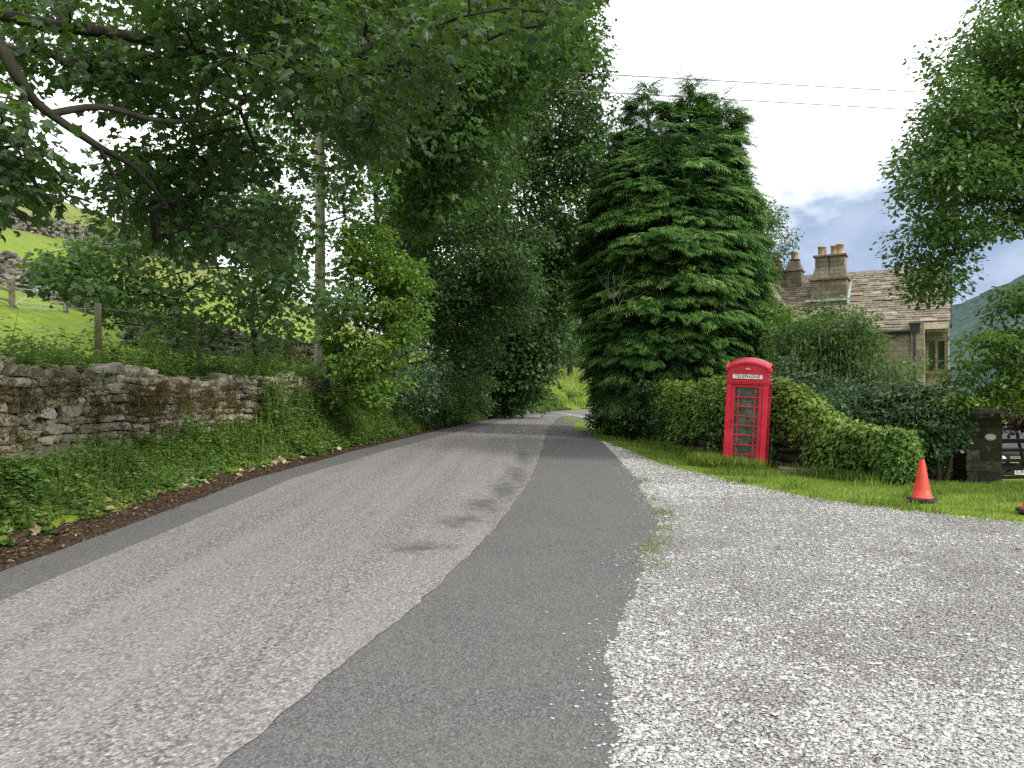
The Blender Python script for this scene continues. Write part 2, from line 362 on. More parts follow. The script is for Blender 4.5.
# ------------------------------------------------------------------ mesh builder
class M:
    def __init__(s): s.v = []; s.f = {}; s.n = 0
    def add(s, v, f, tint=.5):
        v = np.asarray(v, float).reshape(-1, 3); f = np.asarray(f, int)
        t = np.broadcast_to(np.asarray(tint, float), (len(f),))
        s.f.setdefault(f.shape[1], []).append((f+s.n, t.copy()))
        s.v.append(v); s.n += len(v)
    def box(s, x0, x1, y0, y1, z0, z1, tint=.5):
        v = [(x, y, z) for z in (z0, z1) for y in (y0, y1) for x in (x0, x1)]
        s.add(v, [(0, 2, 3, 1), (4, 5, 7, 6), (0, 1, 5, 4), (2, 6, 7, 3), (0, 4, 6, 2), (1, 3, 7, 5)], tint)
    def frustum(s, a, b, z0, z1):     # a, b = (x0,x1,y0,y1) at z0 and z1
        v = [(x, y, z0) for y in a[2:] for x in a[:2]]+[(x, y, z1) for y in b[2:] for x in b[:2]]
        s.add(v, [(0, 2, 3, 1), (4, 5, 7, 6), (0, 1, 5, 4), (2, 6, 7, 3), (0, 4, 6, 2), (1, 3, 7, 5)])
    def prism(s, prof, x0, x1, axis=0):   # polygon in the (y,z) plane swept along x (axis 0) or (x,z) along y (axis 1)
        n = len(prof)
        mk = (lambda a, u, w: (a, u, w)) if axis == 0 else (lambda a, u, w: (u, a, w))
        v = [mk(x0, *p) for p in prof]+[mk(x1, *p) for p in prof]
        s.add(v, [(i, (i+1) % n, n+(i+1) % n, n+i) for i in range(n)])
        s.add(v, [tuple(range(n)), tuple(range(2*n-1, n-1, -1))])
    def lathe(s, prof, seg=24, c=(0, 0, 0)):
        a = np.linspace(0, 2*math.pi, seg, endpoint=False)
        v = np.concatenate([np.stack([c[0]+r*np.cos(a), c[1]+r*np.sin(a), np.full(seg, c[2]+z)], 1) for r, z in prof])
        f = [(i*seg+j, i*seg+(j+1) % seg, (i+1)*seg+(j+1) % seg, (i+1)*seg+j) for i in range(len(prof)-1) for j in range(seg)]
        s.add(v, f)
    def tube(s, pts, rad, k=6, tint=.5):
        p = np.asarray(pts, float); n = len(p)
        r = np.broadcast_to(np.asarray(rad, float), (n,))
        t = np.gradient(p, axis=0); t /= np.linalg.norm(t, axis=1, keepdims=True)+1e-9
        ref = np.array([0, 0, 1.]) if abs(t[:, 2]).mean() < .8 else np.array([1., 0, 0])
        a = np.cross(t, ref); a /= np.linalg.norm(a, axis=1, keepdims=True)+1e-9
        b = np.cross(t, a)
        an = np.linspace(0, 2*math.pi, k, endpoint=False)
        v = p[:, None]+r[:, None, None]*(a[:, None]*np.cos(an)[None, :, None]+b[:, None]*np.sin(an)[None, :, None])
        i = np.arange(n-1)[:, None]*k; j = np.arange(k)[None]
        f = np.stack([i+j, i+(j+1) % k, i+k+(j+1) % k, i+k+j], -1).reshape(-1, 4)
        s.add(v.reshape(-1, 3), f, tint)
        s.add(v[[0, -1]].reshape(-1, 3), [tuple(range(k))[::-1], tuple(range(k, 2*k))], tint)
    def leaves(s, c, nrm, d, size, tint, shape='rhomb', wid=1.):
        tv, tf = SHAPES[shape]
        c = np.asarray(c, float); n = len(c)
        if n == 0: return
        d = d/(np.linalg.norm(d, axis=1, keepdims=True)+1e-9)
        x = np.cross(d, nrm); x /= np.linalg.norm(x, axis=1, keepdims=True)+1e-9
        z = np.cross(x, d)
        size = np.broadcast_to(np.asarray(size, float), (n,)); wid = np.broadcast_to(np.asarray(wid, float), (n,))
        v = c[:, None]+size[:, None, None]*(tv[None, :, 0:1]*wid[:, None, None]*x[:, None]+tv[None, :, 1:2]*d[:, None]+tv[None, :, 2:3]*z[:, None])
        k = len(tv)
        for arr in tf:
            arr = np.asarray(arr)
            f = (arr[None]+np.arange(n)[:, None, None]*k).reshape(-1, arr.shape[1])
            s.f.setdefault(arr.shape[1], []).append((f+s.n, np.repeat(np.broadcast_to(tint, (n,)), len(arr))))
        s.v.append(v.reshape(-1, 3)); s.n += n*k
    def build(s, name, mat, parent=None, smooth=False, bevel=0., loc=None):
        me = bpy.data.meshes.new(name)
        v = np.concatenate(s.v).astype(np.float32)
        if loc is not None: v = v-np.asarray(loc, np.float32)
        me.vertices.add(len(v)); me.vertices.foreach_set('co', v.ravel())
        loops = []; starts = []; tints = []; o = 0
        for k, lst in s.f.items():
            for f, t in lst:
                loops.append(f.ravel()); starts.append(o+np.arange(len(f))*k); o += f.size; tints.append(t)
        L = np.concatenate(loops).astype(np.int32); S = np.concatenate(starts).astype(np.int32); T = np.concatenate(tints).astype(np.float32)
        me.loops.add(len(L)); me.loops.foreach_set('vertex_index', L)
        me.polygons.add(len(S)); me.polygons.foreach_set('loop_start', S)
        me.update(calc_edges=True)
        at = me.attributes.new('tint', 'FLOAT', 'FACE'); at.data.foreach_set('value', np.clip(T, 0, 1))
        me.polygons.foreach_set('use_smooth', np.full(len(S), smooth))
        me.materials.append(MAT[mat] if isinstance(mat, str) else mat)
        ob = bpy.data.objects.new(name, me); COL.objects.link(ob)
        if parent is not None: ob.parent = parent
        if loc is not None: ob.location = loc
        if bevel:
            b = ob.modifiers.new('bevel', 'BEVEL'); b.width = bevel; b.segments = 2; b.limit_method = 'ANGLE'
        return ob

def poly_tri_fan(n): return [tuple(range(n))]
SHAPES = {
 'rhomb': (np.array([(0, 0, 0), (.34, .45, .07), (0, 1, -.08), (-.34, .45, .07)]), [[(0, 1, 2, 3)]]),
 'oval': (np.array([(0, 0, 0), (.3, .3, .07), (.28, .68, .06), (0, 1, -.1), (-.28, .68, .06), (-.3, .3, .07)]), [[(0, 1, 2, 3), (0, 3, 4, 5)]]),
 'syc': (np.array([(0, 0, 0), (.22, -.04, .03), (.5, .1, -.05), (.36, .3, .04), (.62, .56, -.07), (.3, .62, .05), (.17, .72, .04), (0, 1.05, -.1),
                   (-.17, .72, .04), (-.3, .62, .05), (-.62, .56, -.07), (-.36, .3, .04), (-.5, .1, -.05), (-.22, -.04, .03)]),
         [[(0, 1, 2, 3, 4, 5, 6, 7), (0, 7, 8, 9, 10, 11, 12, 13)]]),
 'ivy': (np.array([(0, 0, 0), (.42, .1, -.03), (.3, .4, .06), (0, 1, -.08), (-.3, .4, .06), (-.42, .1, -.03)]), [[(0, 1, 2, 3), (0, 3, 4, 5)]]),
 'blade': (np.array([(-.05, 0, 0), (.05, 0, 0), (.035, .6, .03), (0, 1, -.12), (-.035, .6, .03)]), [[(0, 1, 2, 4)], [(4, 2, 3)]]),
}
# flat feathery cypress spray: a spine with drooping side sprigs
def _spray():
    v = []; f = []
    for i in range(6):
        y = .08+i*.15; w = .38*(1-(i/6.2)**1.4)+.07; dr = -.16*(y**2)
        for sg in (-1, 1):
            k = len(v)
            v += [(sg*.0, y-.03, dr), (sg*w*.55, y+.07, dr+.02), (sg*w, y+.2, dr-.1), (sg*w*.35, y+.13, dr)]
            f.append((k, k+1, k+2, k+3))
    k = len(v); v += [(-.05, .75, -.1), (.05, .75, -.1), (0, 1.12, -.27)]
    v += [(0, .85, -.12)]; f.append((k, k+1, k+2, k+3))
    return np.array(v), [f]
SHAPES['spray'] = _spray()

def rdir(rng, n):
    v = rng.normal(size=(n, 3)); return v/np.linalg.norm(v, axis=1, keepdims=True)

def tag(o, label=None, cat=None, group=None, kind=None):
    if label: o['label'] = label
    if cat: o['category'] = cat
    if group: o['group'] = group
    if kind: o['kind'] = kind
    return o

def empty(name, loc, rz=0.):
    o = bpy.data.objects.new(name, None); o.empty_display_size = .2
    COL.objects.link(o); o.location = loc; o.rotation_euler = (0, 0, rz)
    return o

def keep(root, *obs):
    """parent objects built in world coordinates to a root that is only translated"""
    for o in obs:
        o.parent = root
        o.location = Vector(o.location)-Vector(root.location)

# ------------------------------------------------------------------ trees
def img_pts(rng, poly, n, y0, y1):
    poly = np.array(poly, float); lo = poly.min(0); hi = poly.max(0); out = []
    while len(out) < n:
        p = rng.uniform(lo, hi)
        x, y = p; ins = False; j = len(poly)-1
        for i in range(len(poly)):
            if (poly[i, 1] > y) != (poly[j, 1] > y) and x < (poly[j, 0]-poly[i, 0])*(y-poly[i, 1])/(poly[j, 1]-poly[i, 1])+poly[i, 0]: ins = not ins
            j = i
        if ins: out.append(P(p[0], p[1], rng.uniform(y0, y1)))
    return np.array(out)

def ell_pts(rng, ells, n):
    w = np.array([a[1][0]*a[1][1]*a[1][2] for a in ells])**.67; w = w/w.sum()
    out = []
    for (c, r), k in zip(ells, rng.multinomial(n, w)):
        u = rdir(rng, k); q = rng.uniform(.2, 1, k)**.4
        out.append(np.array(c)+u*q[:, None]*np.array(r))
    return np.concatenate(out)

def skeleton(rng, seeds, clumps, rt, maxr, mb, k=5, sag=.12):
    """seeds: list of (polyline points, radii) limbs; each clump is joined to the nearest wood by a bent branch"""
    nodes = []; cnt = []; par = []; paths = []
    for pts, rad in seeds:
        mb.tube(pts, rad, 9)
        for q in np.linspace(0, len(pts)-1, max(8, len(pts)*3)):
            i = int(min(q, len(pts)-2)); nodes.append(pts[i]+(pts[i+1]-pts[i])*(q-i)); par.append(-1)
    N = np.array(nodes)
    order = np.argsort([np.min(np.linalg.norm(N-c, axis=1)) for c in clumps])
    for ci in order:
        c = clumps[ci]; A = np.array(nodes)
        d = np.linalg.norm(A-c, axis=1)+.5*np.clip(A[:, 2]-c[2], 0, None)
        j = int(np.argmin(d)); a = A[j]; L = np.linalg.norm(c-a)
        if L < .05: continue
        ns = max(2, int(L/.45)); pth = [j]; prev = j
        off = rng.normal(size=3)*L*.1
        for s in range(1, ns+1):
            t = s/ns
            q = a+(c-a)*t+off*math.sin(math.pi*t)+np.array([0, 0, sag*L*math.sin(math.pi*t)])
            q = q+rng.normal(size=3)*.03*L*(t < 1)
            nodes.append(q); par.append(prev); prev = len(nodes)-1; pth.append(prev)
        paths.append(pth)
    cnt = np.ones(len(nodes))
    for i in range(len(nodes)-1, -1, -1):
        if par[i] >= 0: cnt[par[i]] += cnt[i]*.5 if False else cnt[i]
    rad = np.minimum(rt*np.sqrt(cnt)**.8, maxr)
    A = np.array(nodes)
    for p in paths:
        r = rad[p].copy(); r[0] = min(r[0], r[1]*1.25) if len(r) > 1 else r[0]
        mb.tube(A[p], r, k)

def clump_leaves(rng, mb, clumps, rc, n, size, shape='rhomb', flat=.6, up=.55, droop=.35, tb=.42, tv=.16, wid=1., shell=.25):
    """leaves gathered round every clump centre, tinted lighter towards the top and slightly at the outer tips"""
    k = len(clumps)
    if k == 0: return
    cen = clumps.mean(0)
    R = rc*rng.uniform(.65, 1.3, k); ct = rng.normal(0, .1, k)
    m = rng.poisson(n*(R/rc)**2)
    idx = np.repeat(np.arange(k), m); T = len(idx)
    u = rdir(rng, T); q = rng.uniform(shell, 1, T)**.6
    off = u*(q*R[idx])[:, None]; off[:, 2] *= flat
    c = clumps[idx]+off
    c[:, 2] -= .12*R[idx]*(q**2)
    nrm = u*(1-up)+np.array([0, 0, 1.])*up+rng.normal(0, .28, (T, 3))
    out = u.copy(); out[:, 2] = out[:, 2]*.3-droop
    d = out+rng.normal(0, .45, (T, 3))
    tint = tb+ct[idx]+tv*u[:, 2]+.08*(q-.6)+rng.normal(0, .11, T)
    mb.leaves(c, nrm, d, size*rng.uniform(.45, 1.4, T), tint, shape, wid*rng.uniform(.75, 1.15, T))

def bigtree(name, label, cat, base, seeds, clumps, rc, n, size, leaf, barkm='bark', shape='rhomb', rt=.012, maxr=.25, seed=1, group=None, sag=.12, **kw):
    rng = np.random.default_rng(seed)
    root = empty(name, base)
    tag(root, label, cat, group)
    tb = M(); skeleton(rng, seeds, clumps, rt, maxr, tb, sag=sag)
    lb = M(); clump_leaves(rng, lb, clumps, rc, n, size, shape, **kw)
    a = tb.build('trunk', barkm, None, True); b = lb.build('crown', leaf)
    keep(root, a, b)
    return root

def clear_view(cl, x0, x1, y0, y1):
    """thin the boughs round the utility pole, as they are cut back along the line"""
    px = 512+F*cl[:, 0]/cl[:, 1]; py = HZ-F*(cl[:, 2]-EYE)/cl[:, 1]
    return cl[~((px > x0) & (px < x1) & (py > y0) & (py < y1))]

def limb(pts, r0, r1):
    p = np.array(pts, float)
    # smooth the polyline
    t = np.linspace(0, len(p)-1, (len(p)-1)*4+1)
    out = []
    for q in t:
        i = int(min(q, len(p)-2)); f = q-i
        p0 = p[max(i-1, 0)]; p1 = p[i]; p2 = p[i+1]; p3 = p[min(i+2, len(p)-1)]
        out.append(.5*((2*p1)+(-p0+p2)*f+(2*p0-5*p1+4*p2-p3)*f*f+(-p0+3*p1-3*p2+p3)*f**3))
    return np.array(out), np.linspace(r0, r1, len(out))

# ================================================================== THE SETTING
def sheet(name, cols, ys, zoff, mat, kind='structure', xs=None):
    """cols: list of functions x(y); a strip of quads between consecutive columns"""
    ys = np.asarray(ys, float)
    X = np.stack([c(ys) for c in cols], 1); Y = np.repeat(ys[:, None], X.shape[1], 1)
    Z = gz(X, Y)+zoff
    mb = M(); nr, nc = X.shape
    i = np.arange(nr-1)[:, None]*nc; j = np.arange(nc-1)[None]
    f = np.stack([i+j, i+j+1, i+nc+j+1, i+nc+j], -1).reshape(-1, 4)
    mb.add(np.stack([X, Y, Z], -1).reshape(-1, 3), f)
    o = mb.build(name, mat, None, True); tag(o, kind=kind)
    return o

es = np.concatenate([-np.array([2500, 1200, 700, 400, 250, 160, 110, 80, 60, 48, 40, 34])[:], -np.arange(30, 4, -.5), -np.arange(4, 0, -.5), np.arange(0, 2.6, .15), np.arange(2.7, 12, .6), np.arange(12, 40, 2), np.arange(40, 130, 5), np.array([150, 200, 300, 500, 900, 1500, 2500])])
ysT = np.concatenate([np.array([-300, -100, -40, -20, -10, -5]), np.arange(-3, 70, .5), np.arange(70, 200, 3), np.array([210, 240, 280, 330, 400, 500, 700, 1000, 1600, 2500])])
cols = [(lambda e: (lambda y: XL(y)-e))(e) for e in sorted(es)[::-1]]
tag(sheet('ground', cols, ysT, 0, 'ground'), 'grass ground and hillside pasture rising to the left of the lane', kind='structure')

def edge(pts, amp, sc, seed):
    return lambda y: ip(y, pts)+amp*2*(fbm(y*sc, y*0+seed, seed)-.47)
ysR = np.concatenate([np.arange(-6, 30, .07), np.arange(30, 96, .5)])
def lerp_cols(a, b, n): return [(lambda t: (lambda y: a(y)*(1-t)+b(y)*t))(t) for t in np.linspace(0, 1, n)]
aL = edge(XLp, .05, 1.1, 5); aR = lambda y: ip(y, XRp)+.2*(fbm(y*1.3, y*0+9, 9)-.47)+.09*(fbm(y*5., y*0+4, 14)-.47)
cL, cR = edge(CLp, .03, .9, 15), (lambda y: ip(y, CRp)+.012*(fbm(y*.9, y*0+21, 21)-.47)*2+.035*(fbm(y*4.5, y*0+2, 5)-.47)*2)
tag(sheet('road', lerp_cols(aL, aR, 8), ysR, .006, 'asphalt'), 'dark asphalt lane curving right under the trees', kind='structure')
tag(sheet('road_surface_dressing', lerp_cols(cL, cR, 6), ysR, .012, 'chip'), 'pinkish grey stone-chip strip along the middle of the lane', kind='structure')
dL = lambda y: XL(y)-.62-.25*(fbm(y*.8, y*0+2, 2)-.47)*2
tag(sheet('path_verge_dirt', lerp_cols(dL, lambda y: XL(y)+.08, 4), ysR, .003, 'dirt'), 'strip of dark leaf mould along the lane edge', kind='structure')
gE = lambda y: np.where(y < 7.3, 40., ip(y, GEp))+np.where(y > 7.6, .16*2*(fbm(y*2.1, y*0+31, 31)-.47), 0)
ysG = np.concatenate([np.arange(-6, 7.2, .3), np.arange(7.2, 24.6, .1)])
tag(sheet('gravel_drive', lerp_cols(lambda y: aR(y)-.02, gE, 14), ysG, .0035, 'gravel'), 'pale limestone gravel forecourt beside the lane', kind='structure')

# distant hill across the valley
def far_hill():
    mb = M()
    az = np.linspace(480, 1900, 240); tt = np.linspace(0, 1, 40)
    ry = ip(az, [(480, 352), (700, 340), (820, 335), (900, 322), (960, 303), (1024, 276), (1150, 215), (1400, 140), (1900, 90)])
    V = []
    for t in tt:
        Y = 260+t*520
        z0 = -14.; zr = EYE+(HZ-ry)/F*780
        X = (az-512)/F*Y
        z = z0+(zr-z0)*(t**.85)+5*(fbm(X*.05, Y*.05+az*0, 2)-.5)*min(1, t*4)+3.*(vnoise(X*.16, az*0+Y*.16, 5)-.5)
        V.append(np.stack([X, az*0+Y, z], 1))
    n = len(az); V = np.concatenate(V)
    i = np.arange(len(tt)-1)[:, None]*n; j = np.arange(n-1)[None]
    mb.add(V, np.stack([i+j, i+j+1, i+n+j+1, i+n+j], -1).reshape(-1, 4))
    o = mb.build('hills', 'hill', None, False)
    tag(o, 'hazy wooded hill across the valley behind the house', kind='structure')
far_hill()

# ------------------------------------------------------------------ scattered ground stuff
def octa(rng, n):
    b = np.array([(1, 0, 0), (0, 1, 0), (-1, 0, 0), (0, -1, 0), (0, 0, .7), (0, 0, -.5)], float)
    v = b[None]*rng.uniform(.55, 1.25, (n, 6, 1))+rng.normal(0, .16, (n, 6, 3))
    f = np.array([(0, 1, 4), (1, 2, 4), (2, 3, 4), (3, 0, 4), (1, 0, 5), (2, 1, 5), (3, 2, 5), (0, 3, 5)])
    return v, f
def stones(mb, rng, x, y, size, tint, zo=.0):
    n = len(x); v, f = octa(rng, n)
    sc = size[:, None]*np.stack([rng.uniform(.7, 1.4, n), rng.uniform(.6, 1.1, n), rng.uniform(.4, .75, n)], 1)
    v = v*sc[:, None]
    a = rng.uniform(0, 6.28, n); ca, sa = np.cos(a)[:, None], np.sin(a)[:, None]
    vx = v[..., 0]*ca-v[..., 1]*sa; vy = v[..., 0]*sa+v[..., 1]*ca
    z = gz(x, y)+.004+zo+size*.18
    V = np.stack([vx+x[:, None], vy+y[:, None], v[..., 2]+z[:, None]], -1)
    mb.add(V.reshape(-1, 3), (f[None]+6*np.arange(n)[:, None, None]).reshape(-1, 3), np.repeat(tint, 8))
rng = np.random.default_rng(11)
gb = M()
n = 150000
y = 2.6+10.5*rng.uniform(0, 1, n)**1.6; xr = XR(y)
x = xr-.1+(np.minimum(y*.70+.6, np.minimum(gE(y), 14))-xr+.1)*rng.uniform(0, 1, n)
ok = (x < gE(y)-.02) & (x > aR(y)-.03)
dens = fbm(x*.8, y*.8, 44); ok &= rng.uniform(0, 1, n) < np.clip((.64-dens)*6, .4, 1)*(1-.6*sstep(.56, .66, fbm(x*.75+4, y*.75, 57)))
x, y = x[ok], y[ok]
sz = np.clip(rng.lognormal(math.log(.0072), .48, len(x)), .003, .024)
stones(gb, rng, x, y, sz, np.clip(rng.normal(.55, .22, len(x))-.9*np.clip(fbm(x*2.2, y*2.2, 55)-.5, 0, 1)-.3*sstep(.55, .68, fbm(x*.75+4, y*.75, 57))*rng.uniform(.2, 1, len(x)), 0, 1))
n = 26000
y = rng.uniform(11.5, 24, n); xr = XR(y); x = xr+(gE(y)-xr)*rng.uniform(0, 1, n)
stones(gb, rng, x, y, rng.lognormal(math.log(.011), .4, n), np.clip(rng.normal(.5, .22, n), 0, 1))
# strays thrown on to the asphalt margin
y2 = rng.uniform(2.8, 16, 500); x2 = aR(y2)-rng.exponential(.11, 500)
stones(gb, rng, x2, y2, rng.uniform(.005, .014, 500), rng.uniform(.4, .9, 500), .004)
tag(gb.build('gravel', 'chips'), 'loose pale limestone chippings on the forecourt', 'gravel', kind='stuff')

def blades(mb, rng, x, y, h, tint, lean=.35, wid=1., z=None):
    n = len(x); c = np.stack([x, y, (gz(x, y) if z is None else z)-.01], 1)
    a = rng.uniform(0, 6.28, n)
    d = np.stack([np.cos(a)*lean*rng.uniform(.2, 1.6, n), np.sin(a)*lean*rng.uniform(.2, 1.6, n), np.ones(n)], 1)
    nr = np.stack([np.cos(a), np.sin(a), np.zeros(n)+.2], 1)
    mb.leaves(c, nr, d, h, tint, 'blade', wid)

# mown bank on the right
g = M(); n = 150000
y = rng.uniform(7.4, 27, n); x = rng.uniform(2.4, 15, n)
lo = gE(y)-.14*rng.uniform(0, 1, n)**2*2
ok = (x > lo) & (x < ip(y, [(7.4, 15), (13, 13), (15.5, 11.5), (18, 11.4), (18.1, 7), (27, 5.2)])) & (x < .72*y+.8)
x, y = x[ok], y[ok]
tn = .5+.9*(fbm(x*.7, y*.7, 8)-.47)+rng.normal(0, .13, len(x))
hh = rng.uniform(.03, .075, len(x))*(1+1.2*sstep(.5, .62, fbm(x*1.5, y*1.5, 18)))
blades(g, rng, x, y, hh, tn, .5, 1.3)
# straggling tufts on the gravel lip and along the asphalt edge
n = 9000
y = rng.uniform(6.8, 14, n); x = aR(y)+rng.normal(.07, .09, n)
ok = (fbm(y*1.3, y*0, 77)+.16*rng.normal(0, 1, n) > .6)
blades(g, rng, x[ok], y[ok], rng.uniform(.02, .055, ok.sum()), rng.normal(.5, .15, ok.sum()), .7, 1.3)
n = 7000
y = rng.uniform(7.6, 20, n); x = gE(y)-rng.exponential(.22, n)
blades(g, rng, x, y, rng.uniform(.03, .07, n), rng.normal(.45, .15, n), .8, 1.2)
n = 9000
y = rng.uniform(4.0, 9, n); x = rng.uniform(1, 7, n)
ok = (fbm(x*.9, y*.9, 90) > .575) & (x > aR(y)+.1)
blades(g, rng, x[ok], y[ok], rng.uniform(.015, .05, ok.sum()), rng.normal(.45, .15, ok.sum()), .9, 1.2)
tag(g.build('grass', 'grass'), 'short bright green grass bank between gravel and ivy wall', 'grass', kind='stuff')

# long grass left uncut round the kiosk and at the foot of the ivy wall
WALLP = np.array([(4.28, 30.3), (4.3, 30), (4.95, 24), (5.35, 19.4), (6.1, 17.5), (6.75, 15.7), (7.25, 14.3)])
def along(poly, t):
    seg = np.linalg.norm(np.diff(poly, axis=0), axis=1); s = np.concatenate([[0], np.cumsum(seg)]); L = s[-1]
    q = np.asarray(t)*L
    px = np.interp(q, s, poly[:, 0]); py = np.interp(q, s, poly[:, 1])
    i = np.clip(np.searchsorted(s, q)-1, 0, len(seg)-1)
    d = np.diff(poly, axis=0)[i]/seg[i][:, None]
    return np.stack([px, py], 1), d, L
KX, KY = 5.07, 16.75
g = M()
n = 5200
a = rng.uniform(0, 6.28, n); r = rng.uniform(.45, 1.0, n)
x = KX+r*np.cos(a)*1.05-.2; y = KY+r*np.sin(a)*.9-.15
ok = (y < KY+.1) & (x < KX+.75)
inside = (abs((x-KX)*math.cos(.42)-(y-KY)*math.sin(.42)) < .47) & (abs((x-KX)*math.sin(.42)+(y-KY)*math.cos(.42)) < .47)
ok &= ~inside
hh = rng.uniform(.1, .36, n)*np.where(x < KX+.15, 1, .45)
blades(g, rng, x[ok], y[ok], hh[ok], rng.normal(.5, .17, ok.sum()), .5, .9)
t = rng.uniform(0.12, 1, 6000); q, d, L = along(WALLP, t)
off = .36+rng.exponential(.13, 6000)
x = q[:, 0]+d[:, 1]*off; y = q[:, 1]-d[:, 0]*off
blades(g, rng, x, y, rng.uniform(.08, .3, 6000), rng.normal(.4, .17, 6000), .5, .9)
tag(g.build('long_grass', 'grass'), 'tufts of long uncut grass round the kiosk base and wall foot', 'grass', kind='stuff')

# ------------------------------------------------------------------ undergrowth on the left verge and behind the wall
def herbs(mb, rng, x, y, h, size, tint, per=14, shape='oval', z=None, lean=.2, stems=True):
    n = len(x); z = gz(x, y) if z is None else z
    idx = np.repeat(np.arange(n), per)
    T = len(idx); f = rng.uniform(.15, 1, T)
    la = rng.uniform(0, 6.28, n); lx, ly = np.cos(la)*lean*h, np.sin(la)*lean*h
    a = rng.uniform(0, 6.28, T)
    c = np.stack([x[idx]+lx[idx]*f**2, y[idx]+ly[idx]*f**2, z[idx]+h[idx]*f], 1)
    d = np.stack([np.cos(a), np.sin(a), rng.uniform(-.35, .55, T)], 1)
    nr = np.stack([rng.normal(0, .3, T), rng.normal(0, .3, T), np.ones(T)], 1)
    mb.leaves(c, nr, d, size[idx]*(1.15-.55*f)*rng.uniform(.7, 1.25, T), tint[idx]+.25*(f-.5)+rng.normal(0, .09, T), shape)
    if stems:
        c = np.stack([x, y, z], 1); d = np.stack([lx, ly, h], 1)
        mb.leaves(c, rdir(rng, n), d, np.linalg.norm(d, axis=1), tint*.8, 'blade', .12)

u = M()
n = 5200
y = 4.6+17*rng.uniform(0, 1, n)**1.25; e = rng.uniform(.55, 1.75, n)
e = np.where(e < .8, np.where(rng.uniform(0, 1, n) < .25, e, e+.5), e)
x = XL(y)-e
nz = fbm(x*1.2, y*1.2, 61)
tall = 1+1.5*sstep(.5, .6, fbm(x*.9+3, y*.9, 99))*(e > .85)
h = tall* (.07+.27*sstep(.7, 1.6, e))*(.45+1.1*nz)*rng.uniform(.5, 1.4, n)*(1-(.6*sstep(1.15, 1.45, e)+.15)*(1-sstep(11, 15, y)))
herbs(u, rng, x, y, h, np.where(fbm(x*2.1+5, y*2.1, 63) > .5, .035, .07)*rng.uniform(.7, 1.6, n)+.05*rng.uniform(0, 1, n)**6, .42+.9*(nz-.47)+.35*(fbm(x*2.1+5, y*2.1, 63)-.47)+rng.normal(0, .09, n), 13, 'oval')
# denser, taller growth further along, hiding the wall
n = 6500
y = rng.uniform(18, 62, n); e = rng.uniform(.45, 2.1, n); x = XL(y)-e
nz = fbm(x*.7, y*.5, 66)
h = (.2+1.0*sstep(.5, 1.7, e))*(.4+1.2*nz)*rng.uniform(.6, 1.25, n)*np.where(y > 46, .75, 1)
herbs(u, rng, x, y, h, rng.uniform(.08, .2, n), .45+.7*(nz-.47)+.22*sstep(46, 56, y)+rng.normal(0, .06, n), 13, 'rhomb')
# low sheets of leaves on the bank
n = 26000
y = 4.6+26*rng.uniform(0, 1, n)**1.5; e = rng.uniform(.72, 1.75, n); x = XL(y)-e
c = np.stack([x, y, gz(x, y)+rng.uniform(.02, .12, n)*np.where((e > 1.35) & (y < 14), .5, 1)], 1)
u.leaves(c, np.stack([rng.normal(0, .4, n)+.3, rng.normal(0, .4, n)-.2, np.ones(n)], 1), rdir(rng, n)*np.array([1, 1, .3]), rng.lognormal(math.log(.042), .4, n), .36+1.1*(fbm(x*1.6, y*1.6, 71)-.47)+rng.normal(0, .12, n), 'oval')
tag(u.build('undergrowth', 'herb'), 'mixed nettles and ground elder on the bank below the dry stone wall', 'undergrowth', kind='stuff')
u = M(); n = 20000
y = 4.6+55*rng.uniform(0, 1, n)**1.6; e = rng.uniform(.72, 1.7, n); x = XL(y)-e
blades(u, rng, x, y, rng.uniform(.08, .34, n)*np.where(y > 18, 1.8, .75)*np.where((e > 1.3) & (y < 13), .45, 1), rng.normal(.5, .22, n), .5, .24)
n = 9000
y = rng.uniform(60, 110, n); x = XL(y)-rng.uniform(.3, 22, n)
blades(u, rng, x, y, rng.uniform(.3, .8, n), rng.normal(.85, .17, n), .45, 1.2)  # paler tint paints the sunlight beyond the bend into the blades
n = 2600
y = 5+25*rng.uniform(0, 1, n)**1.5; e = rng.uniform(.8, 1.72, n); x = XL(y)-e
blades(u, rng, x, y, rng.uniform(.18, .5, n)*np.where(y > 16, 1.5, .8), rng.uniform(.8, 1, n), .5, .12)
tag(u.build('verge_grass', 'grass'), 'long seeding grass along the left verge of the lane', 'grass', kind='stuff')
u = M(); n = 4200
y = 7.5+40*rng.uniform(0, 1, n)**1.5; e = 2.2+rng.exponential(.7, n); x = XL(y)-e
nz = fbm(x*1.1, y*1.1, 81)
h = (.3+1.3*nz)*rng.uniform(.5, 1.45, n)*(1-.4*sstep(3, 5, e))
herbs(u, rng, x, y, h, rng.uniform(.06, .17, n), .42+.9*(nz-.47)+rng.normal(0, .1, n), 16, 'oval')
n = 420
y = 7+17*rng.uniform(0, 1, n)**1.1; e = rng.uniform(1.72, 2.25, n); x = XL(y)-e; h = rng.uniform(.12, .5, n)*(fbm(y*1.3, y*0, 88) > .42)+.05
herbs(u, rng, x, y, h, rng.uniform(.05, .12, n), .45+rng.normal(0, .12, n), 14, 'oval', z=1.82+0*y, lean=.8)
tag(u.build('nettle_undergrowth', 'herb'), 'nettles and leafy weeds growing behind the dry stone wall', 'undergrowth', kind='stuff')

